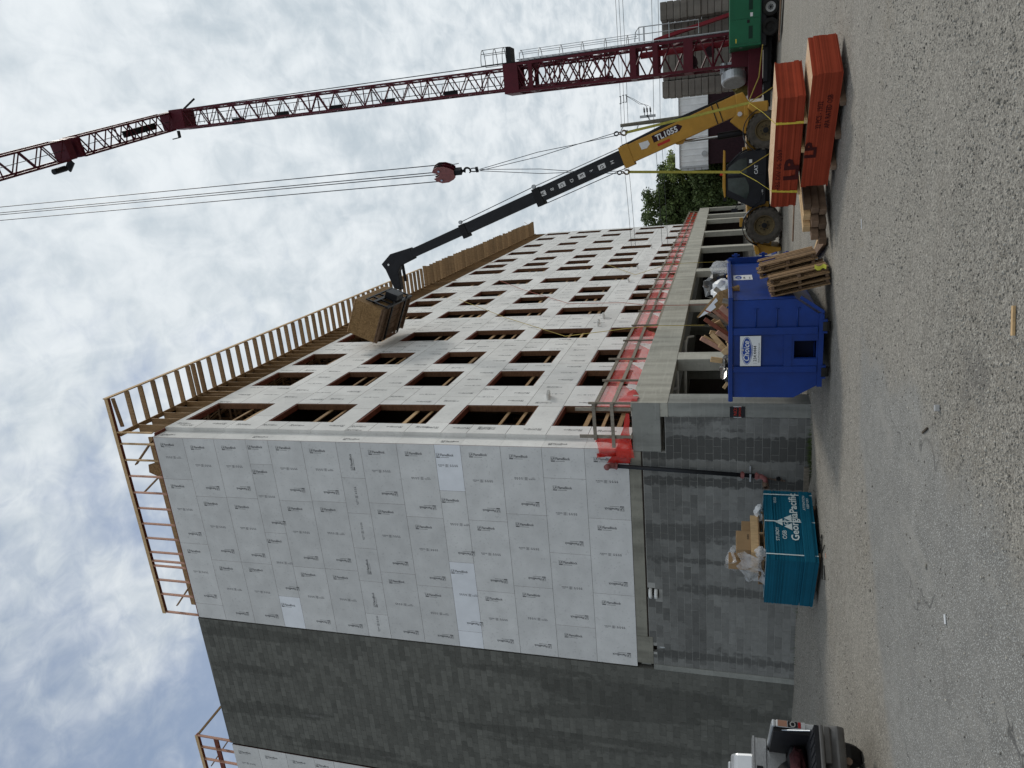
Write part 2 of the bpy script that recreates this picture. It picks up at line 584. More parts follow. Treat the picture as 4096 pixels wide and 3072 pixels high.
def text_shape(txt, bold=0.0):
    k = (txt, bold)
    if k not in _TXT:
        cu = bpy.data.curves.new('lettering', 'FONT')
        cu.body = txt
        cu.size = 1
        cu.resolution_u = 2
        cu.offset = bold
        cu.fill_mode = 'FRONT'
        ob = bpy.data.objects.new('lettering', cu)
        me = ob.to_mesh()
        _TXT[k] = ([(p.co.x, p.co.y) for p in me.vertices], [tuple(p.vertices) for p in me.polygons])
        ob.to_mesh_clear()
        bpy.data.objects.remove(ob)
        bpy.data.curves.remove(cu)
    return _TXT[k]


ROOT = {}


def thing(name, label, cat, loc=(0, 0, 0), rotz=0.0, group=None):
    o = bpy.data.objects.new(name, None)
    COL.objects.link(o)
    o.empty_display_size = 0.3
    o.location = loc
    o.rotation_euler = (0, 0, rotz)
    o['label'] = label
    o['category'] = cat
    if group:
        o['group'] = group
    return o


def shift_of(parent):
    s = Vector((0, 0, 0))
    while parent is not None:
        s += parent.location
        parent = parent.parent
    return s


def link(name, me, parent=None, loc=(0, 0, 0)):
    o = bpy.data.objects.new(name, me)
    COL.objects.link(o)
    o.location = loc
    if parent is not None:
        o.parent = parent
    return o


def part(name, mb, mats, parent, world=True, smooth=False, fix=True, label=None):
    """one mesh object under its thing; world=True: the builder holds world coordinates"""
    if isinstance(mats, str):
        mats = [mats]
    if world and parent is not None:
        d = shift_of(parent)
        mb.v = [(p[0] - d.x, p[1] - d.y, p[2] - d.z) for p in mb.v]
    o = link(name, mb.mesh(name, mats, fix, smooth), parent)
    if label:
        o['label'] = label
    return o


def lone(name, mb, mats, label, cat, loc, group=None, smooth=False):
    """a thing that is one mesh"""
    if isinstance(mats, str):
        mats = [mats]
    l = Vector(loc)
    mb.v = [(p[0] - l.x, p[1] - l.y, p[2] - l.z) for p in mb.v]
    o = link(name, mb.mesh(name, mats, True, smooth), None, loc)
    o['label'] = label
    o['category'] = cat
    if group:
        o['group'] = group
    return o


def bevel(o, w=0.01, seg=1):
    m = o.modifiers.new('bevel', 'BEVEL')
    m.width = w
    m.segments = seg
    m.limit_method = 'ANGLE'
    return o


def cells(u0, u1, v0, v1, holes):
    """rectangle minus rectangles as a list of cells"""
    us = sorted({u0, u1, *[min(max(h[i], u0), u1) for h in holes for i in (0, 1)]})
    vs = sorted({v0, v1, *[min(max(h[i], v0), v1) for h in holes for i in (2, 3)]})
    out = []
    for a, b in zip(us, us[1:]):
        for c, d in zip(vs, vs[1:]):
            mu, mv = (a + b) / 2, (c + d) / 2
            if b - a > 1e-4 and d - c > 1e-4 and not any(h[0] < mu < h[1] and h[2] < mv < h[3] for h in holes):
                out.append((a, b, c, d))
    return out


# ------------------------------------------------------------------ value noise for terrain and stones
_tab = np.random.RandomState(3).rand(512, 512)


def vn(x, y, s, seed=0):
    x = np.asarray(x) * s + seed * 17.3
    y = np.asarray(y) * s + seed * 9.1
    xi, yi = np.floor(x).astype(int), np.floor(y).astype(int)
    fx, fy = x - xi, y - yi
    fx, fy = fx * fx * (3 - 2 * fx), fy * fy * (3 - 2 * fy)
    g = lambda a, b: _tab[a % 512, b % 512]
    return (g(xi, yi) * (1 - fx) + g(xi + 1, yi) * fx) * (1 - fy) + (g(xi, yi + 1) * (1 - fx) + g(xi + 1, yi + 1) * fx) * fy


def sstep(a, b, x):
    t = np.clip((x - a) / (b - a), 0, 1)
    return t * t * (3 - 2 * t)


def ground_h(x, y):
    x, y = np.asarray(x, float), np.asarray(y, float)
    near = np.exp(-(np.hypot(x - 5, y + 8) / 60) ** 2)
    h = -0.45 + 0.10 * sstep(-1.5, -7.0, x) * sstep(-6, -1.5, y)
    h = h - 0.05 * sstep(4, 12, y)
    bank = 0.10 * sstep(-1.1, 0.0, y) * sstep(-0.2, -1.4, x) * (0.6 + 0.8 * vn(x, y, 1.3, 5))
    h = h + bank
    h = h + near * ((vn(x, y, 0.35, 1) - 0.5) * 0.07 + (vn(x, y, 1.1, 2) - 0.5) * 0.025 + (vn(x, y, 4.5, 3) - 0.5) * 0.010 + (vn(x, y, 13, 4) - 0.5) * 0.008)
    return h

# ================================================================== GROUND
def ground_material():
    m = bpy.data.materials.new('ground_mix')
    m.use_nodes = True
    t = m.node_tree
    b = t.nodes['Principled BSDF']
    b.inputs['Roughness'].default_value = 0.92
    g = t.nodes.new('ShaderNodeNewGeometry')
    P = g.outputs['Position']

    def noise(scale, detail=4, rough=0.6, sc=(1, 1, 1), rot=0.0, dist=0.0):
        mp = t.nodes.new('ShaderNodeMapping')
        mp.inputs['Scale'].default_value = sc
        mp.inputs['Rotation'].default_value = (0, 0, rot)
        t.links.new(P, mp.inputs[0])
        n = t.nodes.new('ShaderNodeTexNoise')
        n.inputs['Scale'].default_value = scale
        n.inputs['Detail'].default_value = detail
        n.inputs['Roughness'].default_value = rough
        n.inputs['Distortion'].default_value = dist
        t.links.new(mp.outputs[0], n.inputs['Vector'])
        return n.outputs[0]

    def vor(scale, out='Color'):
        v = t.nodes.new('ShaderNodeTexVoronoi')
        v.inputs['Scale'].default_value = scale
        t.links.new(P, v.inputs['Vector'])
        return v.outputs[out]

    big = noise(0.45, 3)
    mid = noise(2.2, 5)
    streak = noise(1.0, 4, sc=(0.45, 2.4, 1), rot=R(-12))
    base = mixc(t, maprange(t, big, 0.35, 0.65), (0.180, 0.166, 0.140), (0.235, 0.215, 0.182))
    base = mixc(t, maprange(t, streak, 0.42, 0.66, 0, 0.55), base, (0.265, 0.246, 0.210))
    base = mixc(t, maprange(t, mid, 0.56, 0.76, 0, 0.5), base, (0.165, 0.140, 0.104))
    trk = noise(1.0, 3, sc=(0.22, 1.9, 1), rot=R(38), dist=0.4)
    base = mixc(t, maprange(t, trk, 0.50, 0.62, 0, 0.75), base, (0.155, 0.138, 0.112))
    brn = noise(0.6, 5, 0.65)
    base = mixc(t, maprange(t, brn, 0.52, 0.70, 0, 0.6), base, (0.185, 0.155, 0.112))
    sp = t.nodes.new('ShaderNodeSeparateColor')
    t.links.new(vor(64), sp.inputs[0])
    peb = mixc(t, maprange(t, sp.outputs[0], 0.0, 1.0, 0, 1, False), (0.055, 0.050, 0.042), (0.44, 0.41, 0.355))
    grit = mixc(t, maprange(t, noise(9, 3), 0.35, 0.6, 0.35, 0.75), base, peb)
    # worn asphalt patch (smoother, cooler, fine speckle) with cracks
    sx = t.nodes.new('ShaderNodeSeparateXYZ')
    t.links.new(P, sx.inputs[0])
    X, Y = sx.outputs[0], sx.outputs[1]
    wob = math_n(t, 'MULTIPLY', math_n(t, 'SUBTRACT', noise(0.9, 5, 0.65), 0.5), 1.6)
    d1 = math_n(t, 'ADD', math_n(t, 'ADD', math_n(t, 'MULTIPLY', X, 1.30), math_n(t, 'MULTIPLY', Y, -1.0)), -11.2)   # upper edge
    d2 = math_n(t, 'ADD', math_n(t, 'MULTIPLY', X, -1.0), 4.55)                       # right edge
    d3 = math_n(t, 'MULTIPLY', math_n(t, 'ADD', Y, 5.9), -1.0)
    e1 = maprange(t, math_n(t, 'ADD', d2, wob), -0.25, 0.30)
    e3 = maprange(t, math_n(t, 'ADD', d3, math_n(t, 'MULTIPLY', wob, 0.6)), -0.1, 0.25)
    e2 = maprange(t, math_n(t, 'ADD', math_n(t, 'ADD', math_n(t, 'MULTIPLY', X, 0.75), math_n(t, 'MULTIPLY', Y, -0.62)), math_n(t, 'ADD', math_n(t, 'MULTIPLY', wob, 0.5), -5.9)), -0.1, 0.30)
    asp = math_n(t, 'MULTIPLY', math_n(t, 'MULTIPLY', e1, e2), e3)
    sp2 = t.nodes.new('ShaderNodeSeparateColor')
    t.links.new(vor(130), sp2.inputs[0])
    acol = mixc(t, maprange(t, mid, 0.3, 0.7), (0.160, 0.154, 0.140), (0.200, 0.192, 0.174))
    acol = mixc(t, maprange(t, sp2.outputs[0], 0.78, 0.97, 0, 0.8), acol, (0.55, 0.55, 0.52))
    acol = mixc(t, maprange(t, noise(1.3, 4, sc=(2.2, 0.5, 1), rot=R(35)), 0.52, 0.70, 0, 0.6), acol, (0.27, 0.258, 0.232))
    ck = t.nodes.new('ShaderNodeTexVoronoi')
    ck.feature = 'DISTANCE_TO_EDGE'
    ck.inputs['Scale'].default_value = 0.42
    wv = t.nodes.new('ShaderNodeVectorMath')
    wv.operation = 'ADD'
    nn = t.nodes.new('ShaderNodeTexNoise')
    nn.inputs['Scale'].default_value = 2.2
    nn.inputs['Detail'].default_value = 5
    t.links.new(P, nn.inputs['Vector'])
    t.links.new(P, wv.inputs[0])
    ws = t.nodes.new('ShaderNodeVectorMath')
    ws.operation = 'SCALE'
    ws.inputs['Scale'].default_value = 0.9
    t.links.new(nn.outputs['Color'], ws.inputs[0])
    t.links.new(ws.outputs[0], wv.inputs[1])
    t.links.new(wv.outputs[0], ck.inputs['Vector'])
    crack = maprange(t, ck.outputs['Distance'], 0.003, 0.010, 0.7, 0)
    crack = math_n(t, 'MULTIPLY', crack, maprange(t, noise(0.8, 2), 0.56, 0.64))
    acol = mixc(t, crack, acol, (0.045, 0.043, 0.040))
    col = mixc(t, asp, grit, acol)
    # damp dark patches
    col = mixc(t, maprange(t, noise(0.75, 5, 0.6), 0.64, 0.74, 0, 0.5), col, (0.10, 0.092, 0.082))
    t.links.new(col, b.inputs['Base Color'])
    bp = t.nodes.new('ShaderNodeBump')
    bp.inputs['Strength'].default_value = 0.55
    bp.inputs['Distance'].default_value = 0.02
    hv = math_n(t, 'ADD', math_n(t, 'MULTIPLY', vor(62, 'Distance'), -0.6), noise(60, 3))
    t.links.new(hv, bp.inputs['Height'])
    t.links.new(bp.outputs[0], b.inputs['Normal'])
    MATS['ground_mix'] = m
    return m


ground_material()


def np_mesh(name, V, F, mats, smooth=False):
    me = bpy.data.meshes.new(name)
    me.vertices.add(len(V))
    me.vertices.foreach_set('co', np.asarray(V, np.float32).ravel())
    k = F.shape[1]
    me.loops.add(F.size)
    me.loops.foreach_set('vertex_index', F.astype(np.int32).ravel())
    me.polygons.add(len(F))
    me.polygons.foreach_set('loop_start', np.arange(0, F.size, k, dtype=np.int32))
    for q in mats:
        me.materials.append(MATS[q])
    if smooth:
        me.polygons.foreach_set('use_smooth', np.ones(len(F), bool))
    me.update(calc_edges=True)
    me.validate()
    return me


def axis_line(a, b, step, far):
    l = list(np.arange(a, b + 1e-6, step))
    lo, hi, s = [], [], step
    p = a
    while p > -far:
        s *= 1.25
        p -= s
        lo.append(p)
    s, p = step, b
    while p < far:
        s *= 1.25
        p += s
        hi.append(p)
    return np.array(lo[::-1] + l + hi)


gx, gy = axis_line(-6, 13, 0.075, 900), axis_line(-15, 2, 0.075, 900)
GX, GY = np.meshgrid(gx, gy)
GZ = ground_h(GX, GY)
nx, ny = len(gx), len(gy)
idx = np.arange(nx * ny).reshape(ny, nx)
F = np.stack([idx[:-1, :-1], idx[:-1, 1:], idx[1:, 1:], idx[1:, :-1]], -1).reshape(-1, 4)
gr = link('ground', np_mesh('ground', np.stack([GX, GY, GZ], -1).reshape(-1, 3), F, ['ground_mix'], True))
gr['kind'] = 'structure'

# loose stones lying on the lot: thousands, one mesh
mat('stone', (0.275, 0.258, 0.226), 0.9, var=0.25, scale=20, islvar=0.60)


def rocks(n, seed, xr, yr, smin, smax, dens):
    r = np.random.RandomState(seed)
    x = r.uniform(*xr, n)
    y = r.uniform(*yr, n)
    keep = r.rand(n) < dens(x, y)
    x, y = x[keep], y[keep]
    n = len(x)
    bm = bmesh.new()
    bmesh.ops.create_icosphere(bm, subdivisions=1, radius=1)
    bv = np.array([v.co[:] for v in bm.verts])
    bf = np.array([[v.index for v in f.verts] for f in bm.faces])
    bm.free()
    s = smin * (smax / smin) ** (r.rand(n) ** 2.2)
    sc = np.stack([s * r.uniform(.7, 1.3, n), s * r.uniform(.6, 1.0, n), s * r.uniform(.4, .75, n)], -1)
    jit = 1 + r.uniform(-.28, .28, (n, len(bv)))
    V = bv[None] * jit[..., None] * sc[:, None]
    a = r.uniform(0, 6.28, n)
    c, q = np.cos(a)[:, None], np.sin(a)[:, None]
    V = np.stack([V[..., 0] * c - V[..., 1] * q, V[..., 0] * q + V[..., 1] * c, V[..., 2]], -1)
    V += np.stack([x, y, ground_h(x, y) + sc[:, 2] * 0.25], -1)[:, None]
    Fa = bf[None] + (np.arange(n) * len(bv))[:, None, None]
    return V.reshape(-1, 3), Fa.reshape(-1, 3)


def asphalt_like(x, y):
    w = (vn(x, y, 0.9, 8) - .5) * 1.2
    return sstep(-.2, .4, 4.55 - x + w) * sstep(0, .3, -5.9 - y + w * .6) * sstep(0, .3, .75 * x - .62 * y - 5.9 + w * .4)


def dens_near(x, y):
    d = np.hypot(x - 7.65, y + 17.83)
    patch = 0.25 + 0.75 * sstep(.35, .65, vn(x, y, 0.8, 6))
    return patch * (1 - 0.90 * asphalt_like(x, y)) * sstep(15, 6, d)


def dens_mid(x, y):
    patch = 0.15 + 0.85 * sstep(.4, .7, vn(x, y, 0.55, 7))
    return patch * (1 - 0.9 * asphalt_like(x, y))


A1 = rocks(80000, 1, (0.5, 10.5), (-13.4, -6.0), 0.004, 0.016, dens_near)
A2 = rocks(12000, 2, (-7, 12.5), (-8.5, 1.5), 0.008, 0.020, dens_mid)
A3 = rocks(170, 3, (0.5, 10.5), (-13.2, -3), 0.015, 0.030, lambda x, y: 0.9 - 0.8 * asphalt_like(x, y))
Vs, Fs, o_ = [], [], 0
for V_, F_ in (A1, A2, A3):
    Vs.append(V_)
    Fs.append(F_ + o_)
    o_ += len(V_)
st = link('gravel', np_mesh('gravel', np.concatenate(Vs), np.concatenate(Fs), ['stone']))
st['kind'] = 'stuff'

# ================================================================== APARTMENT BUILDING (timber storeys)
ZB = 4.115
ROWS = [0, 1.22, 2.44, 3.66, 4.88, 5.70, 6.92, 8.14, 8.96, 10.18, 11.40, 12.23, 13.45, 14.67, 15.85]
ZT = ZB + ROWS[-1]
EW = -7.06
YF = 58.9
FX = 0.13
apt = thing('apartment_building', 'five storey timber apartment block under construction clad in pale printed panels, facing the crane', 'building', (-3.5, 29, ZB))

# ---- lettering on the boards
LOGO = None


def print_logo(mb, o, u, v, n, k=1.0, m1=1, m2=2):
    """boxed LP, FlameBlock, underline and a small second line; u = reading direction, v = up"""
    o, u, v, n = Vector(o) + Vector(n) * 0.0015, Vector(u), Vector(v), Vector(n)
    h = 0.088 * k
    q = lambda a, b, c, d, mi: mb.add([o + u * a + v * b, o + u * c + v * b, o + u * c + v * d, o + u * a + v * d], [(0, 1, 2, 3)], mi)
    w = 0.006 * k
    q(0, -0.02 * k, 0.115 * k, -0.02 * k + w, m1)
    q(0, h, 0.115 * k, h + w, m1)
    q(0, -0.02 * k, w, h, m1)
    q(0.109 * k, -0.02 * k, 0.115 * k, h, m1)
    q(0, -0.055 * k, 0.115 * k, -0.030 * k, m1)
    mb.text('LP', o + u * 0.016 * k + v * 0.0, u, v, 0.10 * k, m1, 0.018, sx=0.86)
    mb.text('FlameBlock', o + u * 0.135 * k + v * 0.0, u, v, 0.112 * k, m1, 0.016, sx=0.80)
    q(0.135 * k, -0.048 * k, 0.40 * k, -0.036 * k, m2)


def print_stamp(mb, o, u, v, n, k=1.0, mi=2):
    """the grey grade stamp: rows of print too small to read, boxes and a rule"""
    o, u, v = Vector(o) + Vector(n) * 0.0015, Vector(u), Vector(v)
    q = lambda a, b, c, d: mb.add([o + u * a * k + v * b * k, o + u * c * k + v * b * k, o + u * c * k + v * d * k, o + u * a * k + v * d * k], [(0, 1, 2, 3)], mi)
    q(0.0, 0.045, 0.20, 0.052)
    for a in (0.0, 0.05, 0.10, 0.15):
        q(a, 0.062, a + 0.036, 0.078)
    q(0.02, 0.012, 0.11, 0.024)
    for b in (0.0, 0.02, 0.04, 0.06, 0.08):
        q(0.24, b, 0.31, b + 0.010)
    q(0.225, -0.01, 0.230, 0.10)
    q(0.335, -0.01, 0.340, 0.10)
    q(0.36, 0.045, 0.62, 0.051)
    for a in (0.38, 0.45, 0.52, 0.58):
        q(a, 0.015, a + 0.04, 0.036)
        q(a, 0.062, a + 0.03, 0.082)


def end_map(u, z, d):
    return (u, -0.004 - d, z)


def fac_map(u, z, d):
    return (FX - 0.014 + d, u, z)


def panel(name, mp, rects, prints, mats, parent, t=0.014):
    """one board: cells of a cut-out rectangle pushed out by its thickness, print a millimetre proud"""
    mb = MB()
    for a, b, c, d in rects:
        vs = [mp(a, c, t), mp(b, c, t), mp(b, d, t), mp(a, d, t), mp(a, c, 0), mp(b, c, 0), mp(b, d, 0), mp(a, d, 0)]
        mb.add(vs, [(0, 1, 2, 3)], 0)
        mb.add(vs, [(0, 4, 5, 1), (1, 5, 6, 2), (2, 6, 7, 3), (3, 7, 4, 0)], 3)
    for kind, o, u, v in prints:
        n = Vector(mp(0, 0, 1)) - Vector(mp(0, 0, 0))
        (print_logo if kind == 'logo' else print_stamp)(mb, o, u, v, n)
    return part(name, mb, mats, parent, fix=False)


PM_G = ['panel_grey', 'print_black', 'print_grey', 'panel_edge']
PM_W = ['panel_white', 'print_black', 'print_grey', 'panel_edge']
PM_F = ['panel_facade', 'print_black', 'print_grey', 'panel_edge']

J_END = {0: [-2.15, -4.62], 1: [-.94, -3.36, -5.86], 2: [-2.15, -4.60], 3: [-2.43, -4.88], 4: [-1.49, -3.93, -6.45], 5: [-2.43, -4.88],
         6: [-2.03, -4.50], 7: [-1.20, -2.43, -3.68, -4.90, -6.15], 8: [-2.07, -4.55], 9: [-2.11, -4.57], 10: [-.85, -3.34, -5.80],
         11: [-2.10, -4.57], 12: [-2.12, -4.58], 13: [-1.52, -3.99, -6.45]}
ex, ez = Vector((1, 0, 0)), Vector((0, 0, 1))
ey = Vector((0, 1, 0))


def end_prints(x0, x1, z0, z1, row, gap=0.012):
    """x0 < x1. Reading direction runs down the wall on one half of the board and up on the other"""
    out = []
    h, w = z1 - z0, x1 - x0
    zc = (z0 + z1) / 2
    y = -0.004 - 0.014
    j = rng.uniform(-0.05, 0.05)
    if row == 7:
        if rng.random() < 0.55:
            out.append(('logo', (x0 + w * 0.22, y, zc + rng.uniform(-.2, .05)), ex * (1 if rng.random() < .6 else 1), ez))
        else:
            out.append(('stamp', (x0 + w * 0.25, y, zc - .05), ex, ez))
        return out
    # downwards-reading logo near the +x end, stamp in the middle, upwards-reading logo near the -x end
    if w > 0.7:
        out.append(('logo', (x1 - 0.33 + j, y, zc + 0.36), -ez, ex))
    if w > 1.3:
        if rng.random() < .5:
            out.append(('stamp', (x0 + w * 0.52, y, zc + 0.33), -ez, ex))
        else:
            out.append(('stamp', (x0 + w * 0.56, y, zc - 0.36), ez, -ex))
    if w > 1.6:
        out.append(('logo', (x0 + 0.38 + j, y, zc - 0.42), ez, -ex))
    if h < 1.0:
        out = [(k, (o[0], o[1], o[2] + (-.06 if u.z > 0 else .02)), u, v) for k, o, u, v in out]
    return out


for r in range(14):
    z0, z1 = ZB + ROWS[r] + 0.004, ZB + ROWS[r + 1] - 0.004
    xs = [0.0] + J_END[r] + [EW + 0.006]
    for k, (a, b) in enumerate(zip(xs, xs[1:])):
        white = r == 4 and k in (0, 2, 3) or (r == 10 and k == 3)
        panel('siding_panel', end_map, [(b + 0.003, a - 0.003, z0, z1)], end_prints(b, a, z0, z1, r), PM_W if white else PM_G, apt)

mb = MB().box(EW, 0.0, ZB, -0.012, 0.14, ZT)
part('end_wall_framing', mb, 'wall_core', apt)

# ---- long facade
COLS = [(1.30, 3.07, 'L'), (5.12, 6.95, 'S'), (8.0, 9.83, 'S'), (11.9, 13.68, 'L'), (16.7, 18.45, 'L'), (20.0, 21.8, 'S'), (22.55, 24.35, 'S'),
        (26.5, 28.3, 'L'), (31.4, 33.2, 'L'), (34.35, 36.1, 'S'), (37.4, 39.15, 'S'), (41.5, 43.35, 'L'), (46.6, 48.5, 'S'), (51.8, 53.7, 'S'), (56.1, 57.9, 'L')]
HEADS = [2.42, 5.72, 8.95, 12.25, 15.60]
WINS = []
for hd in HEADS:
    for a, b, k in COLS:
        sill = hd - (2.47 if k == 'L' else 1.77)
        WINS.append((a, b, ZB + max(sill, 0.03), ZB + hd))
far_mb = MB()
for r in range(14):
    z0, z1 = ZB + ROWS[r] + 0.006, ZB + ROWS[r + 1] - 0.006
    off = {0: 0.4, 1: 0.55, 2: 0.55, 3: 1.5, 4: 0.3, 5: 1.46, 6: 0.55, 7: 1.1, 8: 0.2, 9: 1.6, 10: 0.7, 11: 1.8, 12: 0.35, 13: 1.2}[r]
    ys = [0.6] + [y for y in np.arange(off, YF, 2.438) if 1.0 < y < YF - 0.5] + [YF]
    for a, b in zip(ys, ys[1:]):
        cs = cells(a + 0.005, b - 0.005, z0, z1, [h for h in WINS if h[0] < b and h[1] > a and h[2] < z1 and h[3] > z0])
        if not cs:
            continue
        if a > 43.5:
            for c in cs:
                vs = [fac_map(c[0], c[2], .014), fac_map(c[1], c[2], .014), fac_map(c[1], c[3], .014), fac_map(c[0], c[3], .014)]
                far_mb.add(vs, [(0, 1, 2, 3)], 0)
            zc = (z0 + z1) / 2
            for yy in (a + 0.3, b - 0.4):
                if not any(h[0] - .1 < yy < h[1] + .1 and h[2] < zc + .35 and h[3] > zc - .35 for h in WINS):
                    far_mb.add([(FX + 0.002, yy, zc - .3), (FX + 0.002, yy + .06, zc - .3), (FX + 0.002, yy + .06, zc + .3), (FX + 0.002, yy, zc + .3)], [(0, 1, 2, 3)], 2)
            continue
        pr = []
        zc = (z0 + z1) / 2
        spots = [('logo', a + 0.38, -1), ('stamp', (a + b) / 2, 1), ('logo', b - 0.42, 1)]
        for kind, y, s in spots:
            s = s if rng.random() < .7 else -s
            if b - a < 1.2 and kind == 'stamp':
                continue
            if z1 - z0 > .8 and not any(h[0] - .02 < y + .12 and h[1] + .02 > y - .12 and h[2] - .02 < zc + .40 and h[3] + .02 > zc - .40 for h in WINS):
                # reading runs down (s=1) or up (s=-1) the wall
                o = (FX, y, zc + 0.38 * s)
                pr.append((kind, o, -ez * s, ey * -s))
        panel('siding_panel', fac_map, cs, pr, PM_F, apt)
fp = part('siding_panel', far_mb, PM_F, apt, fix=False)
fp['kind'] = 'stuff'

# corner strip (set back 13 cm) and the narrow return beside it
for r in range(14):
    z0, z1 = ZB + ROWS[r] + 0.003, ZB + ROWS[r + 1] - 0.003
    mb = MB()
    mb.box(-0.012, -0.002, z0, 0.002, 0.6, z1, 0)
    if r % 3 == 1:
        print_logo(mb, (0.003, 0.20, z1 - 0.15), -ez, -ey * -1, (1, 0, 0))
    part('corner_strip', mb, PM_F, apt, fix=False)
    mb = MB().box(0.003, 0.586, z0, FX, 0.600, z1, 0)
    part('return_strip', mb, PM_F, apt)

core = MB()
for a, b, c, d in cells(0.6, YF, ZB, ZT, WINS):
    core.box(-0.06, a, c, FX - 0.016, b, d)
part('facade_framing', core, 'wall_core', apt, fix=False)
mb = MB().box(-0.06, YF, ZB, FX - 0.002, YF + 0.02, ZT)
part('far_end_trim', mb, 'panel_facade', apt)

# window openings: red-brown header / sill / jambs and loose guard boards across them
for i, (a, b, c, d) in enumerate(WINS):
    mb = MB()
    dx0, dx1 = -0.075, FX - 0.018
    t = 0.045
    mb.box(dx0, a, d - 0.06, dx1, b, d - 0.002, 1)
    mb.box(dx0, a + 0.001, c + 0.002, dx1, b - 0.001, c + 0.04, 0)
    mb.box(dx0, a + 0.002, c + 0.04, dx1, a + t, d - 0.06, 1)
    mb.box(dx0, b - t, c + 0.04, dx1, b - 0.002, d - 0.06, 0)
    w = part('window_opening', mb, ['header_wood', 'lumber_red'], apt)
    n = 2 if (d - c) > 2 else 1
    if rng.random() < .25:
        n += 1
    far = a > 43
    for k in range(n):
        zz_ = c + 0.42 + 0.52 * k + rng.uniform(-.05, .05)
        if zz_ > d - .3:
            continue
        bb = MB().box(-0.12, a - 0.0 + t, zz_, -0.082, b - t, zz_ + 0.10 + (0.04 if rng.random() < .2 else 0))
        part('guard_board', bb, 'lumber' if rng.random() < .75 else 'lumber_new', w)

# floors, inner partitions and studs that show as dark shapes behind the openings
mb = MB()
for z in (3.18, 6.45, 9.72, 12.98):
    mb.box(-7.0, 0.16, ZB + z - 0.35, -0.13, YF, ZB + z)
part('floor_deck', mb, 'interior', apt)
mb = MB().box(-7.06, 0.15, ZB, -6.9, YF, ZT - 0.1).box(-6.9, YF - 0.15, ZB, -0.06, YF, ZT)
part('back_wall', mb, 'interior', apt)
mb = MB().box(-7.0, 2.3, ZT + 1.475, -0.02, YF, ZT + 1.49)
part('roof_deck', mb, 'interior', apt)
mb = MB()
for z in (0, 3.18, 6.45, 9.72, 12.98):
    for y in np.arange(0.9, YF, 0.61):
        mb.box(-2.6, y, ZB + z, -2.51, y + 0.04, ZB + z + (2.82 if z < 12 else 2.8))
    for y in (4.0, 10.8, 15.2, 19.2, 25.4, 30.0, 40.3, 50.0):
        for x in np.arange(-2.3, -0.2, 0.45):
            mb.box(x, y, ZB + z, x + 0.04, y + 0.09, ZB + z + 2.8)
part('partition_studs', mb, 'truss_wood', apt, fix=False)['kind'] = 'stuff'
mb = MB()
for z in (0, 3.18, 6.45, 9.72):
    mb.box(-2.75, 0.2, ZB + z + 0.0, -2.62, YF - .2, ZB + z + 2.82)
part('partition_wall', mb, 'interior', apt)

# ---- roof edge: truss heels, lookouts that carry the eave, plates, trusses
ZR = 21.47
heel = MB().box(-0.22, -0.019, 0.04, 0.06, 0.019, ZR - 0.10 - ZT).mesh('heel_post', ['lumber'])
look = MB().box(-0.05, -0.022, -0.06, 1.33, 0.022, 0.14).mesh('lookout', ['lumber'])
tr = MB()
L_ = 6.9
for z in (0.02, 1.30):
    tr.box(-L_, -0.019, z, 0.0, 0.019, z + 0.09)
xs_ = np.linspace(0, -L_, 9)
for i in range(8):
    z_a, z_b = (0.1, 1.32) if i % 2 == 0 else (1.32, 0.1)
    tr.beam((xs_[i] - 0.05, 0, z_a), (xs_[i + 1] + .05, 0, z_b), 0.036, 0.09, (0, 1, 0))
    tr.box(xs_[i + 1] - .045, -.018, 0.1, xs_[i + 1] + .045, .018, 1.3)
tr = tr.mesh('roof_truss', ['truss_wood'])
ro = shift_of(apt)
ys = [0.87 + 0.612 * k for k in range(95)]
ys = [y for y in ys if y < YF - .2] + [4.21, 4.57]
for y in ys:
    o = link('heel_post', heel, apt, Vector((0.03, y, ZT)) - ro)
    ob = link('lookout', look, apt, Vector((0.0, y, ZR + rng.uniform(-.008, .008))) - ro)
    if y > 27.5:
        ob.scale.x = rng.uniform(1.02, 1.10)
        ob.scale.z = 1.25
    if y > 2.2:
        o = link('roof_truss', tr, apt, Vector((-0.24, y + 0.05, ZT)) - ro)
mb = MB().box(1.30 + 0.035, -0.05, ZR - 0.01, 1.375, 27.2, ZR + 0.145)
part('fascia_board', mb, 'lumber_new', apt)
mb = MB().box(-0.02, 0.1, ZR - 0.09, 0.12, YF, ZR - 0.045).box(-0.05, .1, ZR - 0.045, 0.09, YF, ZR - 0.004)
part('top_plate', mb, 'lumber', apt)
mb = MB().box(-0.06, 0.1, ZT + 0.001, 0.10, YF, ZT + 0.04)
part('bottom_plate', mb, 'lumber_red', apt)
# end wall: studs standing on the panel edge under a doubled red plate that runs out to the eave corner
mb = MB().box(EW, -0.02, ZR + 0.03, 1.36, 0.13, ZR + 0.07).box(EW, -0.02, ZR + 0.074, 1.30, 0.13, ZR + 0.115)
part('end_plate', mb, 'lumber_red', apt)
mb = MB().box(EW, -0.03, ZR - 0.02, 1.37, -0.021, ZR + 0.12)
part('end_fascia', mb, 'lumber_new', apt)
mb = MB().box(EW, -0.015, ZT + 0.002, -0.02, 0.13, ZT + 0.035)
part('end_sill_plate', mb, 'lumber_red', apt)
for x in (0.13, -0.29, -0.89, -1.50, -2.13, -2.74, -3.35, -3.93, -4.50, -4.86, -5.06, -5.65, -6.25, -7.02):
    mb = MB().box(x - 0.019, -0.01, ZT + 0.036, x + 0.019, 0.085, ZR + 0.028)
    part('end_stud', mb, 'lumber_pink' if x < -1.4 else 'lumber_new', apt)
mb = MB()
mb.beam((0.25, 0.25, ZR - .05), (1.28, 0.25, ZR + .05), 0.04, 0.14)
mb.beam((0.05, 0.35, ZT + .1), (-1.2, 0.35, ZR - .1), 0.04, 0.12, (0, 1, 0))
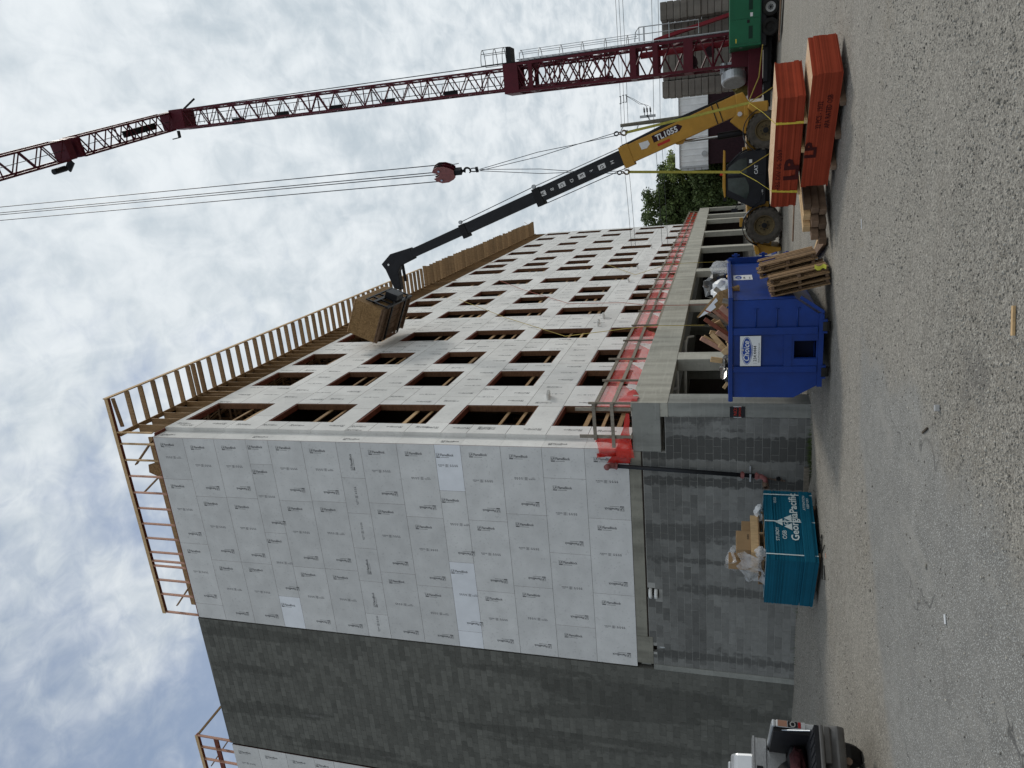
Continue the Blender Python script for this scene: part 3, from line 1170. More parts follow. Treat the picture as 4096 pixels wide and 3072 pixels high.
mb.beam((-1.3, 0.35, ZT + .1), (-2.3, 0.35, ZR - .1), 0.04, 0.12, (0, 1, 0))
mb.beam((-6.9, 0.3, ZT + 1.2), (-5.9, 0.3, ZT + 0.3), 0.04, 0.09, (0, 1, 0))
part('diagonal_brace', mb, 'lumber', apt)
mb = MB().box(-7.0, 0.55, ZT + 0.62, -.25, 0.60, ZT + 0.80)
part('rim_board', mb, 'lumber', apt)
mb = MB().box(-7.0, 0.60, ZT, -.25, 0.62, ZT + 0.70)
part('shade_sheet', mb, 'interior', apt)  # near-black sheet standing in for the shade below the rim board
mb = MB().prism([(-1.95, ZT + .1), (-1.0, ZT + .1), (-1.25, ZT + 1.0), (-1.55, ZT + 1.05)], (0, .46, 0), ex, ez, (0, .012, 0))
part('gusset_panel', mb, 'osb_brown', apt)
mb = MB()
mb.beam((0.75, 58.4, ZR + 0.1), (1.45, 58.6, ZR + 1.0), 0.09, 0.04)
part('upright_post', mb, 'lumber_new', apt)
for (y, z, dy, dz) in ((27.0, ZR, 3.2, -1.9), (36.5, ZR - .2, 0.9, -1.9)):
    mb = MB().beam((0.3, y, z), (0.22, y + dy * .5, z + dz), 0.04, 0.09)
    part('loose_brace', mb, 'lumber', apt)

# PVC vent stubs through the facade
for y, n_, dz in ((3.66, 3, 0), (14.0, 1, 0), (14.5, 1, .04), (15.6, 1, .0), (15.95, 1, .05), (25.6, 2, 0), (30.7, 1, 0), (41.0, 1, 0), (56.2, 1, 0)):
    for k in range(n_):
        mb = MB().tube([(FX - .01, y + .17 * k, 7.20 + .02 * k + dz), (FX + 0.215, y + .17 * k, 7.205 + .02 * k + dz)], 0.055, 14, 0, False)
        mb.ring((FX + 0.2, y + .17 * k, 7.205 + .02 * k + dz), (1, 0, 0), [(0.055, .015), (0.045, .015), (0.045, -.12), (0.0, -.12)], 14, 0)
        part('vent_pipe', mb, 'pvc', apt, smooth=False)

# ================================================================== CONCRETE PODIUM with the parking level
pod = thing('parking_podium', 'grey concrete and block parking level carrying the timber apartment storeys', 'building', (-3, 30, -0.5))
YP = 62.7
for y in np.arange(0.0, YP, 8.9):
    y1 = min(y + 8.9, YP)
    mb = MB().box(0.95, y + (0.004 if y else 0), 3.04, 1.343, y1 - .004, 4.008)
    bevel(part('edge_beam', mb, 'concrete', pod), 0.008)
mb = MB().box(-7.0, 0.05, 3.72, 0.945, YP, 4.0)
part('deck_slab', mb, 'concrete_dark', pod)
mb = MB().box(-0.05, -0.012, 3.24, 1.338, 0.6, 3.985)
bevel(part('corner_beam', mb, 'concrete_dark', pod), 0.01)
mb = MB().box(-5.97, -0.010, 3.785, -0.055, 0.1, ZB - .003)
bevel(part('ring_beam', mb, 'concrete_shade', pod), 0.008)
mb = MB().box(-5.97, -0.006, 3.745, -0.055, 0.05, 3.783)
part('joint_gap', mb, 'interior', pod)
mb = MB().box(-6.915, -0.014, 3.635, -5.975, 0.1, ZB - .003)
bevel(part('beam_pad', mb, 'concrete_shade', pod), 0.008)
mb = MB().box(-7.105, -0.022, -0.7, -6.92, 0.1, 3.63)
bevel(part('seam_column', mb, 'concrete_dark', pod), 0.01)
for y0, y1, x0 in ((0.002, 0.76, 0.952), (4.12, 4.95, .95), (12.62, 13.40, .965), (21.0, 21.9, 1.0), (30.32, 31.2, .975), (39.2, 40.1, .97), (49.0, 49.9, .955), (53.7, 54.6, 1.0), (61.8, 62.6, 1.0)):
    mb = MB().box(x0, y0, -0.8, 1.338, y1, 3.036)
    bevel(part('column', mb, 'concrete_dark' if y0 < .1 else 'concrete', pod), 0.012)
mb = MB().box(-7.0, 0.25, -0.6, 0.9, YP, -0.42)
part('garage_floor', mb, 'mortar_dark', pod)
mb = MB().box(-7.05, 0.2, -0.6, -6.85, YP, 3.72).box(-6.85, YP - .2, -0.6, 0.9, YP, 3.72)
part('garage_back_wall', mb, 'interior', pod)
for y in (2.0, 8.5, 17, 26):
    mb = MB().box(-3.4, y, -0.5, -2.9, y + .6, 3.72)
    part('inner_column', mb, 'concrete_dark', pod)
for k, (y, z) in enumerate(((1.2, 3.15), (2.6, 3.3), (6.6, 3.2), (9.3, 3.05))):
    mb = MB().tube([(0.6, y, z), (-3.5, y, z + .05)], 0.06, 8, 0).tube([(0.35, y, z), (0.35, y + 1.4, z), (0.35, y + 1.6, z - .25)], 0.05, 8, 0)
    part('drain_pipe', mb, 'pvc', pod, smooth=True)
mb = MB().box(-1.5, 1.0, 3.3, -1.4, 40, 3.6).box(0.2, 0.5, 3.4, .3, 45, 3.6)
part('duct', mb, 'galv', pod)

# ---- block walls: every block that can be told apart is an object
BL, BH = 0.4064, 0.2032


def block_mesh(nm, m):
    g = 0.0045
    return MB().box(g, -0.004, g, BL - g, 0.06, BH - g).mesh(nm, [m])


def in_view(x, z):
    v = Vector((x, 0, z)) - cam.matrix_world.translation
    w = v.dot(_F)
    return -(v.dot(_U2)) / w * 2832 + 2048 > -80 and v.dot(_R2) / w * 2832 > -1536 - 40


def block_wall(root, x0, x1, ztop, zbot, base, m, mortar, holes=(), first=300):
    """running bond from x0 to x1 (x0 < x1); courses counted from the line z = base"""
    me = block_mesh('block', m)
    o_ = shift_of(root)
    k0 = math.floor((zbot - base) / BH)
    k1 = math.floor((ztop - base) / BH + 0.5)
    todo = []
    for k in range(k0, k1):
        z = base + k * BH
        x = x1 - (BL if k % 2 == 0 else BL / 2)
        w = BL if k % 2 == 0 else BL / 2
        while x > x0 - BL + 0.05:
            a = max(x, x0)
            b = x + w if w < BL else x + BL
            cx, cz = (a + b) / 2, z + BH / 2
            if b - a > 0.05 and not any(h[0] < cx < h[1] and h[2] < cz < h[3] for h in holes):
                todo.append((a, z, b - a))
            x -= BL
            w = BL
    seen = [t for t in todo if in_view(t[0] + t[2] / 2, t[1] + BH / 2)]
    seen.sort(key=lambda t: t[1] + 0.02 * abs(t[0]))
    own = set(seen[:first])
    rest = MB()
    g = 0.0045
    for a, z, w in todo:
        pr = rng.uniform(-.0015, .0015)
        if (a, z, w) in own:
            o = link('block', me, root, Vector((a, pr, z)) - o_)
            o.scale.x = w / BL
        else:
            rest.box(a + g, -0.004 + pr, z + g, a + w - g, 0.05, z + BH - g)
    if rest.v:
        b = part('block', rest, m, root, fix=False)
        b['kind'] = 'stuff'
    mb = MB()
    for a, b, c, d in cells(x0, x1, zbot, ztop, holes):
        mb.box(a, 0.001, c, b, 0.12, d)
    part('mortar_bed', mb, mortar, root, fix=False)


POD_HOLES = [(-6.49, -6.27, 3.29, 3.635), (-4.62, -4.30, 3.42, 3.79)]
block_wall(pod, -6.92, 0.95, 3.78, -0.75, 2.919, 'block_grey', 'mortar', POD_HOLES + [(-0.06, 0.95, 3.13, 3.8)])
mb = MB()
for a, b, c, d in POD_HOLES:
    mb.box(a, 0.14, c, b, 0.15, d)
part('recess_back', mb, 'interior', pod)
for z in (3.50, 3.66):
    mb = MB().tube([(-4.33, 0.10, z), (-4.42, -0.05, z), (-4.52, -0.05, z), (-4.60, -0.02, z)], 0.055, 10, 0)
    part('pipe_elbow', mb, 'pvc', pod, smooth=True)
mb = MB().tube([(-6.3, 0.02, 3.3), (-6.3, 0.02, 3.45)], 0.03, 8, 0)
part('conduit_stub', mb, 'galv', pod)

tower = thing('stair_tower', 'tall dark grey concrete block stair tower beside the panel clad end wall', 'tower', (-9.9, 2, -0.5))
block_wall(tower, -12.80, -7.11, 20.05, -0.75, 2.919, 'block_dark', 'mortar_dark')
mb = MB().box(-12.8, 0.125, -0.75, -7.11, 5.0, 20.03)
part('tower_core', mb, 'mortar_dark', tower)

# ---- the next wing, cut by the picture edge
wing = thing('apartment_wing', 'far wing clad in the same pale panels beyond the block stair tower', 'building', (-15, 5, ZB))
for r in range(14):
    z0, z1 = ZB + ROWS[r] + .004, ZB + ROWS[r + 1] - .004
    xs = [-12.85, -14.1 - .6 * (r % 2), -16.5 - .6 * (r % 2), -18.0]
    for a, b in zip(xs, xs[1:]):
        panel('siding_panel', end_map, [(b + .003, a - .003, z0, z1)], end_prints(b, a, z0, z1, r), PM_G, wing)
part('wall_core', MB().box(-18, 0.0, ZB, -12.86, 0.14, ZT).box(-18, .14, -.7, -12.86, 6, ZT - .2), 'wall_core', wing)
part('end_plate', MB().box(-18, -.02, ZR + .11, -12.72, .13, ZR + .19), 'lumber_red', wing)
part('end_fascia', MB().box(-18, -.03, ZR + .06, -12.71, -.021, ZR + .20), 'lumber_new', wing)
for x in (-12.75, -13.3, -13.9, -14.5, -15.1, -15.7):
    part('end_stud', MB().box(x - .019, -.01, ZT, x + .019, .085, ZR + .11), 'lumber_pink', wing)
part('cross_rail', MB().box(-18, .09, ZR - .75, -12.8, .14, ZR - .55), 'lumber_red', wing)
part('diagonal_brace', MB().beam((-12.75, .2, ZT + .2), (-14.4, .2, ZR), .04, .09, (0, 1, 0)).beam((-12.72, .1, ZR + .1), (-11.9, 1.4, ZR - .6), .04, .09), 'lumber', wing)

# ================================================================== SAFETY RAIL along the deck edge
PY = [0.03, 2.04, 4.33, 6.70, 9.0, 11.6, 14.1, 16.6, 19.1, 21.6, 24.3, 26.7, 29.4, 31.8, 34.3, 36.9, 39.8, 42.3, 45.1, 48.0, 50.6, 53.4, 56.3, 59.0]
rail = thing('safety_rail', 'timber safety railing hung with red netting along the concrete deck edge', 'railing', (1.3, 30, 4.01))
RX = 1.30
for i, y in enumerate(PY):
    top = {0: 5.15, 2: 5.23}.get(i, 5.05 + rng.uniform(-.02, .03))
    mb = MB().box(RX - 0.02, y - 0.02, 4.011, RX + 0.07 - .03, y + 0.02, top)
    part('post', mb, 'lumber_grey', rail)
for a in range(0, len(PY) - 1, 2):
    y0, y1 = PY[a] - .05, PY[min(a + 2, len(PY) - 1)] + .05
    for z in (4.95, 4.49):
        dz = rng.uniform(-.015, .015)
        x0 = RX - 0.062 if (a // 2) % 2 else RX - .064
        mb = MB().beam((x0 + .02, y0, z + dz), (x0 + .02, y1, z - dz), 0.038, 0.10)
        part('rail_board', mb, 'lumber_grey', rail)
for a in range(4, len(PY) - 1, 2):
    mb = MB().box(RX + .0, PY[a] + .03, 4.015, RX + .036, PY[min(a + 2, len(PY) - 1)] - .03, 4.10)
    part('toe_board', mb, 'lumber_grey', rail)


def cloth(name, fn, nu, nv, m, parent, keep=lambda u, v: True):
    vs = [fn(i / nu, j / nv) for j in range(nv + 1) for i in range(nu + 1)]
    fs = [(j * (nu + 1) + i, j * (nu + 1) + i + 1, (j + 1) * (nu + 1) + i + 1, (j + 1) * (nu + 1) + i)
          for j in range(nv) for i in range(nu) if keep((i + .5) / nu, (j + .5) / nv)]
    mb = MB()
    mb.add(vs, fs)
    return part(name, mb, m, parent, smooth=True, fix=False)


def wr(u, v, s, k=1.0):
    return (float(vn(u * 7 + s, v * 3 + s * 3.1, 1.0)) - .5) * .10 * k + (float(vn(u * 2.5 + v * 9, v * 2 + s, 1.0)) - .5) * .06 * k


for i in range(len(PY) - 1):
    y0, y1 = PY[i] + .02, PY[i + 1] - .02
    tri = 0.55 if i < 14 else 0.2
    cut = rng.uniform(.7, 1.0) * tri

    def f(u, v, y0=y0, y1=y1, i=i, cut=cut):
        # the lower edge lifts off the deck towards the next post
        zb = 4.03 + cut * max(0, (u - .62) / .38)
        z = 4.97 - (4.97 - zb) * v
        return (RX - .09 - abs(wr(u, v, i)) * .8 * (.3 + v), y0 + (y1 - y0) * u, z)
    cloth('netting', f, 14, 8, 'netting', rail)
# end of the rail at the corner: two odd uprights, short rails, bunched netting
for x0, x1, z0, z1 in ((1.12, 1.21, 3.99, 5.5), (0.33, 0.42, 3.99, 5.42)):
    part('post', MB().box(x0, -0.065, z0, x1, -0.024, z1), 'lumber_grey', rail)
for z, xa in ((4.99, 0.30), (4.50, 0.08)):
    part('rail_board', MB().beam((1.36, -0.10 + .0, z), (xa, -0.10, z - .01), 0.038, 0.09), 'lumber_grey', rail)
cloth('netting', lambda u, v: (1.05 - 1.45 * u, -.02 - .05 * abs(wr(u, v, 40)) - .03, 4.05 + (0.10 + .55 * u ** 1.6) * (1 - v) + wr(u, v, 41, .5)), 20, 6, 'netting_bunched', rail)
cloth('netting', lambda u, v: (0.30 - .52 * u, -.03 - .06 * v + wr(u, v, 43, .6) * .4, 4.98 - .95 * v - .08 * u), 12, 12, 'netting', rail)
cloth('netting', lambda u, v: (0.33 - .14 * u + wr(u, v, 44), -.05 + wr(u, v, 45), 5.0 - .98 * v), 4, 14, 'netting_bunched', rail)
cloth('netting', lambda u, v: (-.14 - .10 * u + wr(u, v, 46), -.05 + wr(u, v, 47), 4.98 - .96 * v), 4, 14, 'netting_bunched', rail)
cloth('netting', lambda u, v: (1.36 + .02 * math.sin(9 * u), 0.05 + 1.0 * u, 4.06 - .30 * v * (1 - u) ** .5 * (1 if u > .3 else .8) + .30 * (1 - u) * (1 - v) + wr(u, v, 48, .7)), 16, 5, 'netting_bunched', rail)

# long cords strung across the facade
for nm, pts, m, lab in (
        ('cord', [(.30, 27.3, 16.0), (.24, 24.0, 13.6), (.24, 19.0, 9.6), (1.2, 14.0, 6.0), (1.40, 12.2, 4.6), (1.42, 11.9, 2.2)], 'rope_red', 'thin red cord hanging slack across the panelled facade down over the deck edge'),
        ('cord', [(.30, 21.0, 16.6), (.24, 16.0, 12.3), (.24, 11.8, 8.3), (1.3, 8.6, 5.1), (1.42, 8.4, 4.1), (1.40, 8.4, 2.3)], 'rope_yellow', 'thin yellow cord sloping across the panelled facade above the dumpster'),
        ('cord', [(.24, 33.0, 9.8), (.24, 27.5, 7.0), (1.3, 24.0, 4.8), (1.42, 23.6, 3.9), (1.42, 23.4, 1.2)], 'rope_yellow', 'yellow rope hanging past a podium column behind the lifting machine')):
    lone(nm, MB().tube(pts, 0.014, 5), m, lab, 'cord', pts[0], 'cords hanging on the facade')

# ================================================================== STANDPIPE on the block wall
sp_ = thing('standpipe', 'black fire standpipe with red couplings clamped to the block wall', 'pipe', (-0.6, -.15, .6))
pa, pb = Vector((-0.44, -.15, 4.52)), Vector((-0.60, -.15, 0.78))
part('pipe', MB().tube([pa, pb], 0.056, 16), 'pipe_black', sp_, smooth=True)
part('elbow', MB().tube([pa + Vector((0, 0, -.06)), pa + Vector((.003, 0, .07)), pa + Vector((.004, -.05, .14)), pa + Vector((.004, -.14, .17))], [.085, .08, .08, .085], 14), 'fitting_red', sp_, smooth=True)
dirp = (pb - pa).normalized()
for t in (0.07, 3.35, 3.70):
    c = pa + dirp * t
    mb = MB().ring(c, dirp, [(.056, -.045), (.082, -.045), (.082, .045), (.056, .045)], 16)
    mb.tube([c + Vector((-.11, 0, 0)), c + Vector((.11, 0, 0))], .014, 6)
    part('coupling', mb, 'fitting_red', sp_)
part('bracket', MB().box(-.80, -.08, .955, -.36, -.035, 1.0).box(-.63, -.22, .958, -.52, -.20, .998), 'galv', sp_)
part('elbow', MB().tube([pb + Vector((0, 0, .05)), pb + Vector((-.01, 0, -.08)), pb + Vector((-.05, -.02, -.16)), pb + Vector((-.16, -.05, -.19))], [.062, .066, .066, .058], 14), 'fitting_red', sp_, smooth=True)
mb = MB().ring((-.80, -.22, .60), (-.5, -.8, -.1), [(.07, -.14), (.085, 0), (.085, .09), (.055, .09), (.055, -.05), (0, -.05)], 16)
part('hose_valve', mb, 'brass', sp_)
mb = MB().tube([(-.66, -.12, .56), (-.70, -.10, .40), (-.74, -.09, .12)], .018, 8)
for z in (.36, .30, .20):
    mb.tube([(-.74, -.10, z), (-.66, -.10, z + .01)], .012, 6)
part('drain_line', mb, 'brass', sp_)
mb = MB().ring((-.665, -.10, .29), (0, -1, 0), [(0, 0), (.055, 0), (.055, .04), (.045, .045), (0, .043)], 18)
part('gauge', mb, 'sign_black', sp_)

# ================================================================== NO SMOKING sign
sg = thing('warning_sign', 'black no smoking sign with red lettering taped to the corner column', 'sign', (1.11, -.005, 1.12))
part('board', MB().box(.972, -.016, 1.118, 1.249, -.004, 1.487), 'sign_black', sg)
mb = MB()
mb.text('NO', (1.015, -.0175, 1.315), ex, ez, .115, 0, .012)
mb.text('SMOKING', (.985, -.0175, 1.215), ex, ez, .078, 0, .012, sx=.78)
mb.ring((1.205, -.0175, 1.35), (0, -1, 0), [(.032, 0), (.024, 0)], 16, 0)
part('lettering', mb, 'sign_red', sg, fix=False)
part('tape_strip', MB().box(.965, -.018, 1.40, 1.255, -.0165, 1.487).box(.965, -.018, 1.118, 1.255, -.0165, 1.20), 'paint_black', sg)
part('tape_strip', MB().box(.962, -.0155, 1.205, .985, -.0035, 1.398).box(1.238, -.0155, 1.205, 1.26, -.0035, 1.398), 'metal_white', sg)

# ================================================================== DUMPSTER
dp = thing('dumpster', 'blue open top dumpster heaped with scrap wood, white company sign on its end', 'dumpster', (3.5, -.2, -.44))
DY0, DY1 = -2.75, 2.35
prof = [(4.555, 1.45), (4.555, .24), (4.23, -.20), (2.72, -.20), (2.455, .24), (2.455, 1.45)]
inner = [(4.51, 1.45), (4.51, .26), (4.20, -.15), (2.75, -.15), (2.50, .26), (2.50, 1.45)]
mb = MB()
n = len(prof)
vs = [(x, DY0, z) for x, z in prof] + [(x, DY1, z) for x, z in prof] + [(x, DY0 + .05, z) for x, z in inner] + [(x, DY1 - .02, z) for x, z in inner]
fs = [(i, i + 1, n + i + 1, n + i) for i in range(n - 1)] + [(2 * n + i, 3 * n + i, 3 * n + i + 1, 2 * n + i + 1) for i in range(n - 1)]
mb.add(vs, fs)
body = part('body', mb, 'paint_blue', dp, fix=False)
HOLE = (3.32, 3.68, -.17, .25)
mb = MB()
for a, b, c, d in cells(2.72, 4.23, -.20, 1.45, [HOLE]):
    mb.box(a, DY0, c, b, DY0 + .05, d)
mb.prism([(4.23, -.20), (4.555, .24), (4.555, 1.45), (4.23, 1.45)], (0, DY0, 0), ex, ez, (0, .05, 0))
mb.prism([(2.72, -.20), (2.72, 1.45), (2.455, 1.45), (2.455, .24)], (0, DY0, 0), ex, ez, (0, .05, 0))
end = part('end_wall', mb, 'paint_blue', dp, fix=False)
part('hook_recess', MB().box(3.26, DY0 + .30, -.19, 3.74, DY0 + .33, .30), 'blue_hole', dp)
for x0, x1 in ((3.83, 3.98), (3.02, 3.15)):
    bevel(part('end_post', MB().box(x0, DY0 - .055, -.19, x1, DY0 - .001, 1.449), 'paint_blue', dp), .008)
part('end_bar', MB().box(3.152, DY0 - .045, .30, 3.828, DY0 - .001, .45), 'paint_blue', dp)
for z in (1.0, .6, .2):
    mb = MB().tube([(3.99, DY0 - .012, z), (4.36, DY0 - .012, z + .005)], .016, 6)
    mb.tube([(4.37, DY0 - .012, z - .05), (4.37, DY0 - .012, z + .03)], .010, 5)
    part('weld_rib', mb, 'paint_blue', dp, smooth=True)
mb = MB().box(3.155, DY0 - .03, -.19, 3.31, DY0 - .001, .299).box(3.69, DY0 - .03, -.19, 3.826, DY0 - .001, .299).box(3.312, DY0 - .03, .255, 3.688, DY0 - .001, .299)
part('recess_frame', mb, 'paint_blue', dp)
# rim: end, two sides
bevel(part('rim', MB().box(2.37, DY0 - .07, 1.452, 4.64, DY0 + .08, 1.545), 'paint_blue', dp), .012)
bevel(part('rim', MB().box(4.50, DY0 + .082, 1.452, 4.638, DY1, 1.543), 'paint_blue', dp), .012)
bevel(part('rim', MB().box(2.372, DY0 + .082, 1.452, 2.51, DY1, 1.543), 'paint_blue', dp), .012)
part('skid_rail', MB().box(2.70, DY0 - .03, -.30, 4.25, DY0 + .06, -.202), 'paint_blue', dp)
for x0 in (2.95, 3.85):
    part('skid_rail', MB().box(x0, DY0 + .062, -.36, x0 + .14, DY1, -.202), 'paint_blue', dp)
mb = MB().prism([(4.22, -.30), (4.30, -.30), (4.62, .14), (4.56, .17)], (0, DY0 - .03, 0), ex, ez, (0, .04, 0))
part('corner_gusset', mb, 'paint_blue', dp)
for x in (3.98, 3.02):
    mb = MB().tube([(x - .09, DY0 + .02, -.345), (x + .09, DY0 + .02, -.345)], .085, 14)
    part('roller', mb, 'rubber', dp)
    part('roller_bracket', MB().box(x - .14, DY0 - .05, -.36, x - .10, DY0 + .08, -.26).box(x + .10, DY0 - .05, -.36, x + .14, DY0 + .08, -.26), 'paint_blue', dp)
# tail door with hinge lugs on the far end
part('tail_door', MB().box(2.42, DY1 + .002, -.18, 4.66, DY1 + .06, 1.55), 'paint_blue', dp)
part('tail_frame', MB().box(4.56, DY1 - .10, -.20, 4.70, DY1 + .0, 1.50), 'paint_blue', dp)
for z in (1.32, .62, .02):
    mb = MB().box(4.64, DY1 - .05, z - .04, 4.80, DY1 + .05, z + .04).tube([(4.75, DY1, z - .10), (4.75, DY1, z + .10)], .025, 8)
    part('hinge', mb, 'paint_blue', dp)
part('door_latch', MB().beam((4.74, DY1 - .02, .40), (4.82, DY1 - .30, .30), .04, .03), 'paint_blue', dp)
# signs
sn = part('sign_panel', MB().box(3.17, DY0 - .064, .90, 3.815, DY0 - .057, 1.31), 'sign_white', dp, label='white sign with a blue oval and phone number')
yl = DY0 - .0655
mb = MB()
oc = Vector((3.50, yl, 1.175))
ell = lambda a, b, k=28: [(a * math.cos(2 * math.pi * i / k), b * math.sin(2 * math.pi * i / k)) for i in range(k)]
mb.add([oc + ex * p[0] + ez * p[1] for p in ell(.300, .108)], [tuple(range(28))], 0)
mb.add([oc + ex * p[0] + ez * p[1] + Vector((0, -.0008, 0)) for p in ell(.290, .099)], [tuple(range(28))], 1)
mb.add([oc + ex * p[0] + ez * p[1] + Vector((0, -.0016, 0)) for p in ell(.277, .088)], [tuple(range(28))], 0)
yt = (0, -.0026, 0)
sh = Vector((0.9, 0, 0))
mb.text('Choice', oc + Vector((-.235, -.0026, -.045)), ex, ez + ex * .22, .165, 1, .012, sx=.93)
star = [((.040 if i % 2 == 0 else .017) * math.sin(i * math.pi / 5), (.040 if i % 2 == 0 else .017) * math.cos(i * math.pi / 5)) for i in range(10)]
mb.add([oc + Vector((0.02 + p[0], -.003, .085 + p[1])) for p in star], [tuple(range(10))], 2)
mb.text('WASTE SERVICES', oc + Vector((-.12, -.0026, -.115)), ex, ez + ex * .15, .036, 0, .008, sx=.9)
mb.text('234.4444', Vector((3.265, yl, .985)), ex, ez, .088, 3, .004, sx=1.05)
mb.text('ChoiceWasteServices.com', Vector((3.235, yl, .925)), ex, ez, .040, 3, .010, sx=1.0)
for k in range(3):
    mb.text('513'[k], Vector((3.215, yl, 1.025 - .022 * k)), ex, ez, .026, 3)
part('sign_lettering', mb, ['sign_blue', 'sign_white', 'chrome', 'sign_black'], sn, fix=False)
s2 = part('sign_panel', MB().box(4.557, -.37, .98, 4.563, .28, 1.41), 'sign_white', dp, label='small white sticker with a blue badge')
mb = MB()
q_ = lambda y0, z0, y1, z1, mi: mb.add([(4.5645, y0, z0), (4.5645, y1, z0), (4.5645, y1, z1), (4.5645, y0, z1)], [(0, 1, 2, 3)], mi)
mb.add([(4.5645, -.05 + .25 * math.cos(i / 20 * 6.2832), 1.295 + .075 * math.sin(i / 20 * 6.2832)) for i in range(20)], [tuple(range(20))], 0)
mb.text('Choice', (4.5655, -.24, 1.27), ey, ez, .12, 1, .01, sx=.8)
mb.text('234.4444', (4.565, -.26, 1.14), ey, ez, .075, 2, .004)
mb.text('Services.com', (4.565, -.28, 1.03), ey, ez, .055, 2, .006)
part('sign_lettering', mb, ['sign_blue', 'sign_white', 'sign_black'], s2, fix=False)

# scrap standing in the dumpster: each piece a thing
SCRAP = [((4.46, -1.35, 1.05), (3.52, -1.75, 2.12), .0, 0, None, 0),
         ]


def scrap(a, b, w, h, m, lab, up=(0, 1, 0)):
    a, b = Vector(a), Vector(b)
    d = (b - a).normalized()
    a2 = a - d * 0.55
    mb = MB().beam(a2, b, w, h, up)
    return lone('scrap_board', mb, m, lab, 'board', (a + b) / 2, 'scrap boards heaped in the blue dumpster')


scrap((3.10, -1.6, 1.50), (3.52, -1.75, 2.13), .10, .045, 'lumber_pink', 'long pinkish board leaning out over the dumpster end')
scrap((3.06, -1.45, 1.45), (3.49, -1.5, 2.08), .09, .04, 'lumber_new', 'pale board tucked behind the long pinkish leaning board')
scrap((3.55, -1.6, 1.55), (3.93, -1.62, 2.05), .09, .04, 'lumber_red', 'reddish brown plank leaning up beside the white topped sheet')
scrap((2.95, -1.7, 1.55), (3.02, -1.75, 1.92), .12, .04, 'lumber_new', 'short pale offcut standing near the black bag')
scrap((3.15, -1.9, 1.48), (3.60, -1.7, 1.90), .11, .04, 'lumber_new', 'split pale board lying across the heap middle')
scrap((3.33, -1.4, 1.48), (3.85, -1.55, 1.78), .14, .04, 'lumber', 'tan board jammed low against the dumpster rim')
scrap((3.74, -1.4, 1.45), (4.16, -1.5, 1.92), .10, .04, 'lumber_pink', 'pink stained board under the white topped sheet')
scrap((3.95, -1.9, 1.48), (4.20, -1.6, 1.80), .13, .05, 'lumber_red', 'dark red stub behind the pink stained board')
scrap((2.46, -1.6, 1.52), (2.28, -1.62, 1.64), .07, .03, 'lumber_new', 'short pale stick poking over the far corner of the rim')
scrap((3.62, -0.9, 1.5), (3.95, -1.1, 1.99), .08, .03, 'lumber_grey', 'weathered thin strip deep in the scrap heap')
scrap((3.25, -.6, 1.5), (3.42, -.8, 1.95), .10, .03, 'lumber_new', 'yellowish broken batten in the heap')
scrap((4.25, -1.2, 1.5), (4.50, -1.0, 1.83), .10, .05, 'lumber_grey', 'grey block end beside the sheet offcut')
so = thing('sheet_offcut', 'long strand board offcut with a torn white face jutting from the dumpster', 'board', (4.3, -1.7, 1.8))
part('board', MB().prism([(3.97, 2.19), (4.52, 1.72), (4.66, 1.30), (4.30, 1.30), (4.12, 1.88)], (0, -1.70, 0), ex, ez, (.03, .016, .03)), 'osb_brown', so)
part('white_face', MB().prism([(3.975, 2.18), (4.42, 1.80), (4.35, 1.76), (4.28, 1.84), (4.21, 1.80), (4.125, 1.90)], (0, -1.705, 0), ex, ez, (0, .004, 0)), 'panel_white', so)
part('orange_line', MB().prism([(4.13, 2.045), (4.155, 2.025), (4.10, 1.90), (4.08, 1.93)], (0, -1.7085, 0), ex, ez, (0, .003, 0)), 'sheet_edge', so)
scrap((3.45, -1.9, 1.46), (3.72, -2.0, 1.78), .10, .03, 'lumber_pink', 'pink board end leaning against the near rim of the dumpster')
scrap((4.05, -2.1, 1.44), (4.30, -2.1, 1.70), .12, .04, 'lumber_pink', 'wide pinkish board end beside the rim under the strand board offcut')
scrap((3.2, -2.0, 1.44), (3.42, -2.05, 1.74), .08, .03, 'lumber_new', 'thin pale batten just above the near rim')
scrap((3.9, -.4, 1.45), (3.55, -.6, 1.98), .09, .04, 'lumber', 'brown board crossing behind the other boards in the dumpster')
scrap((3.5, -2.25, 1.42), (3.28, -2.2, 1.66), .11, .03, 'lumber_new', 'pale board end tipped the other way near the black bag')
scrap((4.4, -2.2, 1.42), (4.46, -2.2, 1.66), .10, .04, 'lumber_grey', 'grey stub of board at the near rim corner')


def bag(name, c, r, m, lab, seed, cat='bag'):
    bm = bmesh.new()
    bmesh.ops.create_icosphere(bm, subdivisions=3, radius=1)
    mb = MB()
    ids = {}
    for i, v in enumerate(bm.verts):
        ids[v] = i
        p = v.co
        k = 1 + .34 * (float(vn(p.x * 2.1 + p.z * 1.3, p.y * 2.1 - p.z, 1, seed)) - .5) * 2 + .16 * (float(vn(p.x * 6 + p.z * 4, p.y * 6, 1, seed + 3)) - .5) * 2
        mb.v.append((c[0] + p.x * r[0] * k, c[1] + p.y * r[1] * k, c[2] + p.z * r[2] * k))
    for f in bm.faces:
        mb.f.append(tuple(ids[v] for v in f.verts))
        mb.m.append(0)
    bm.free()
    return lone(name, mb, m, lab, cat, c, smooth=False)


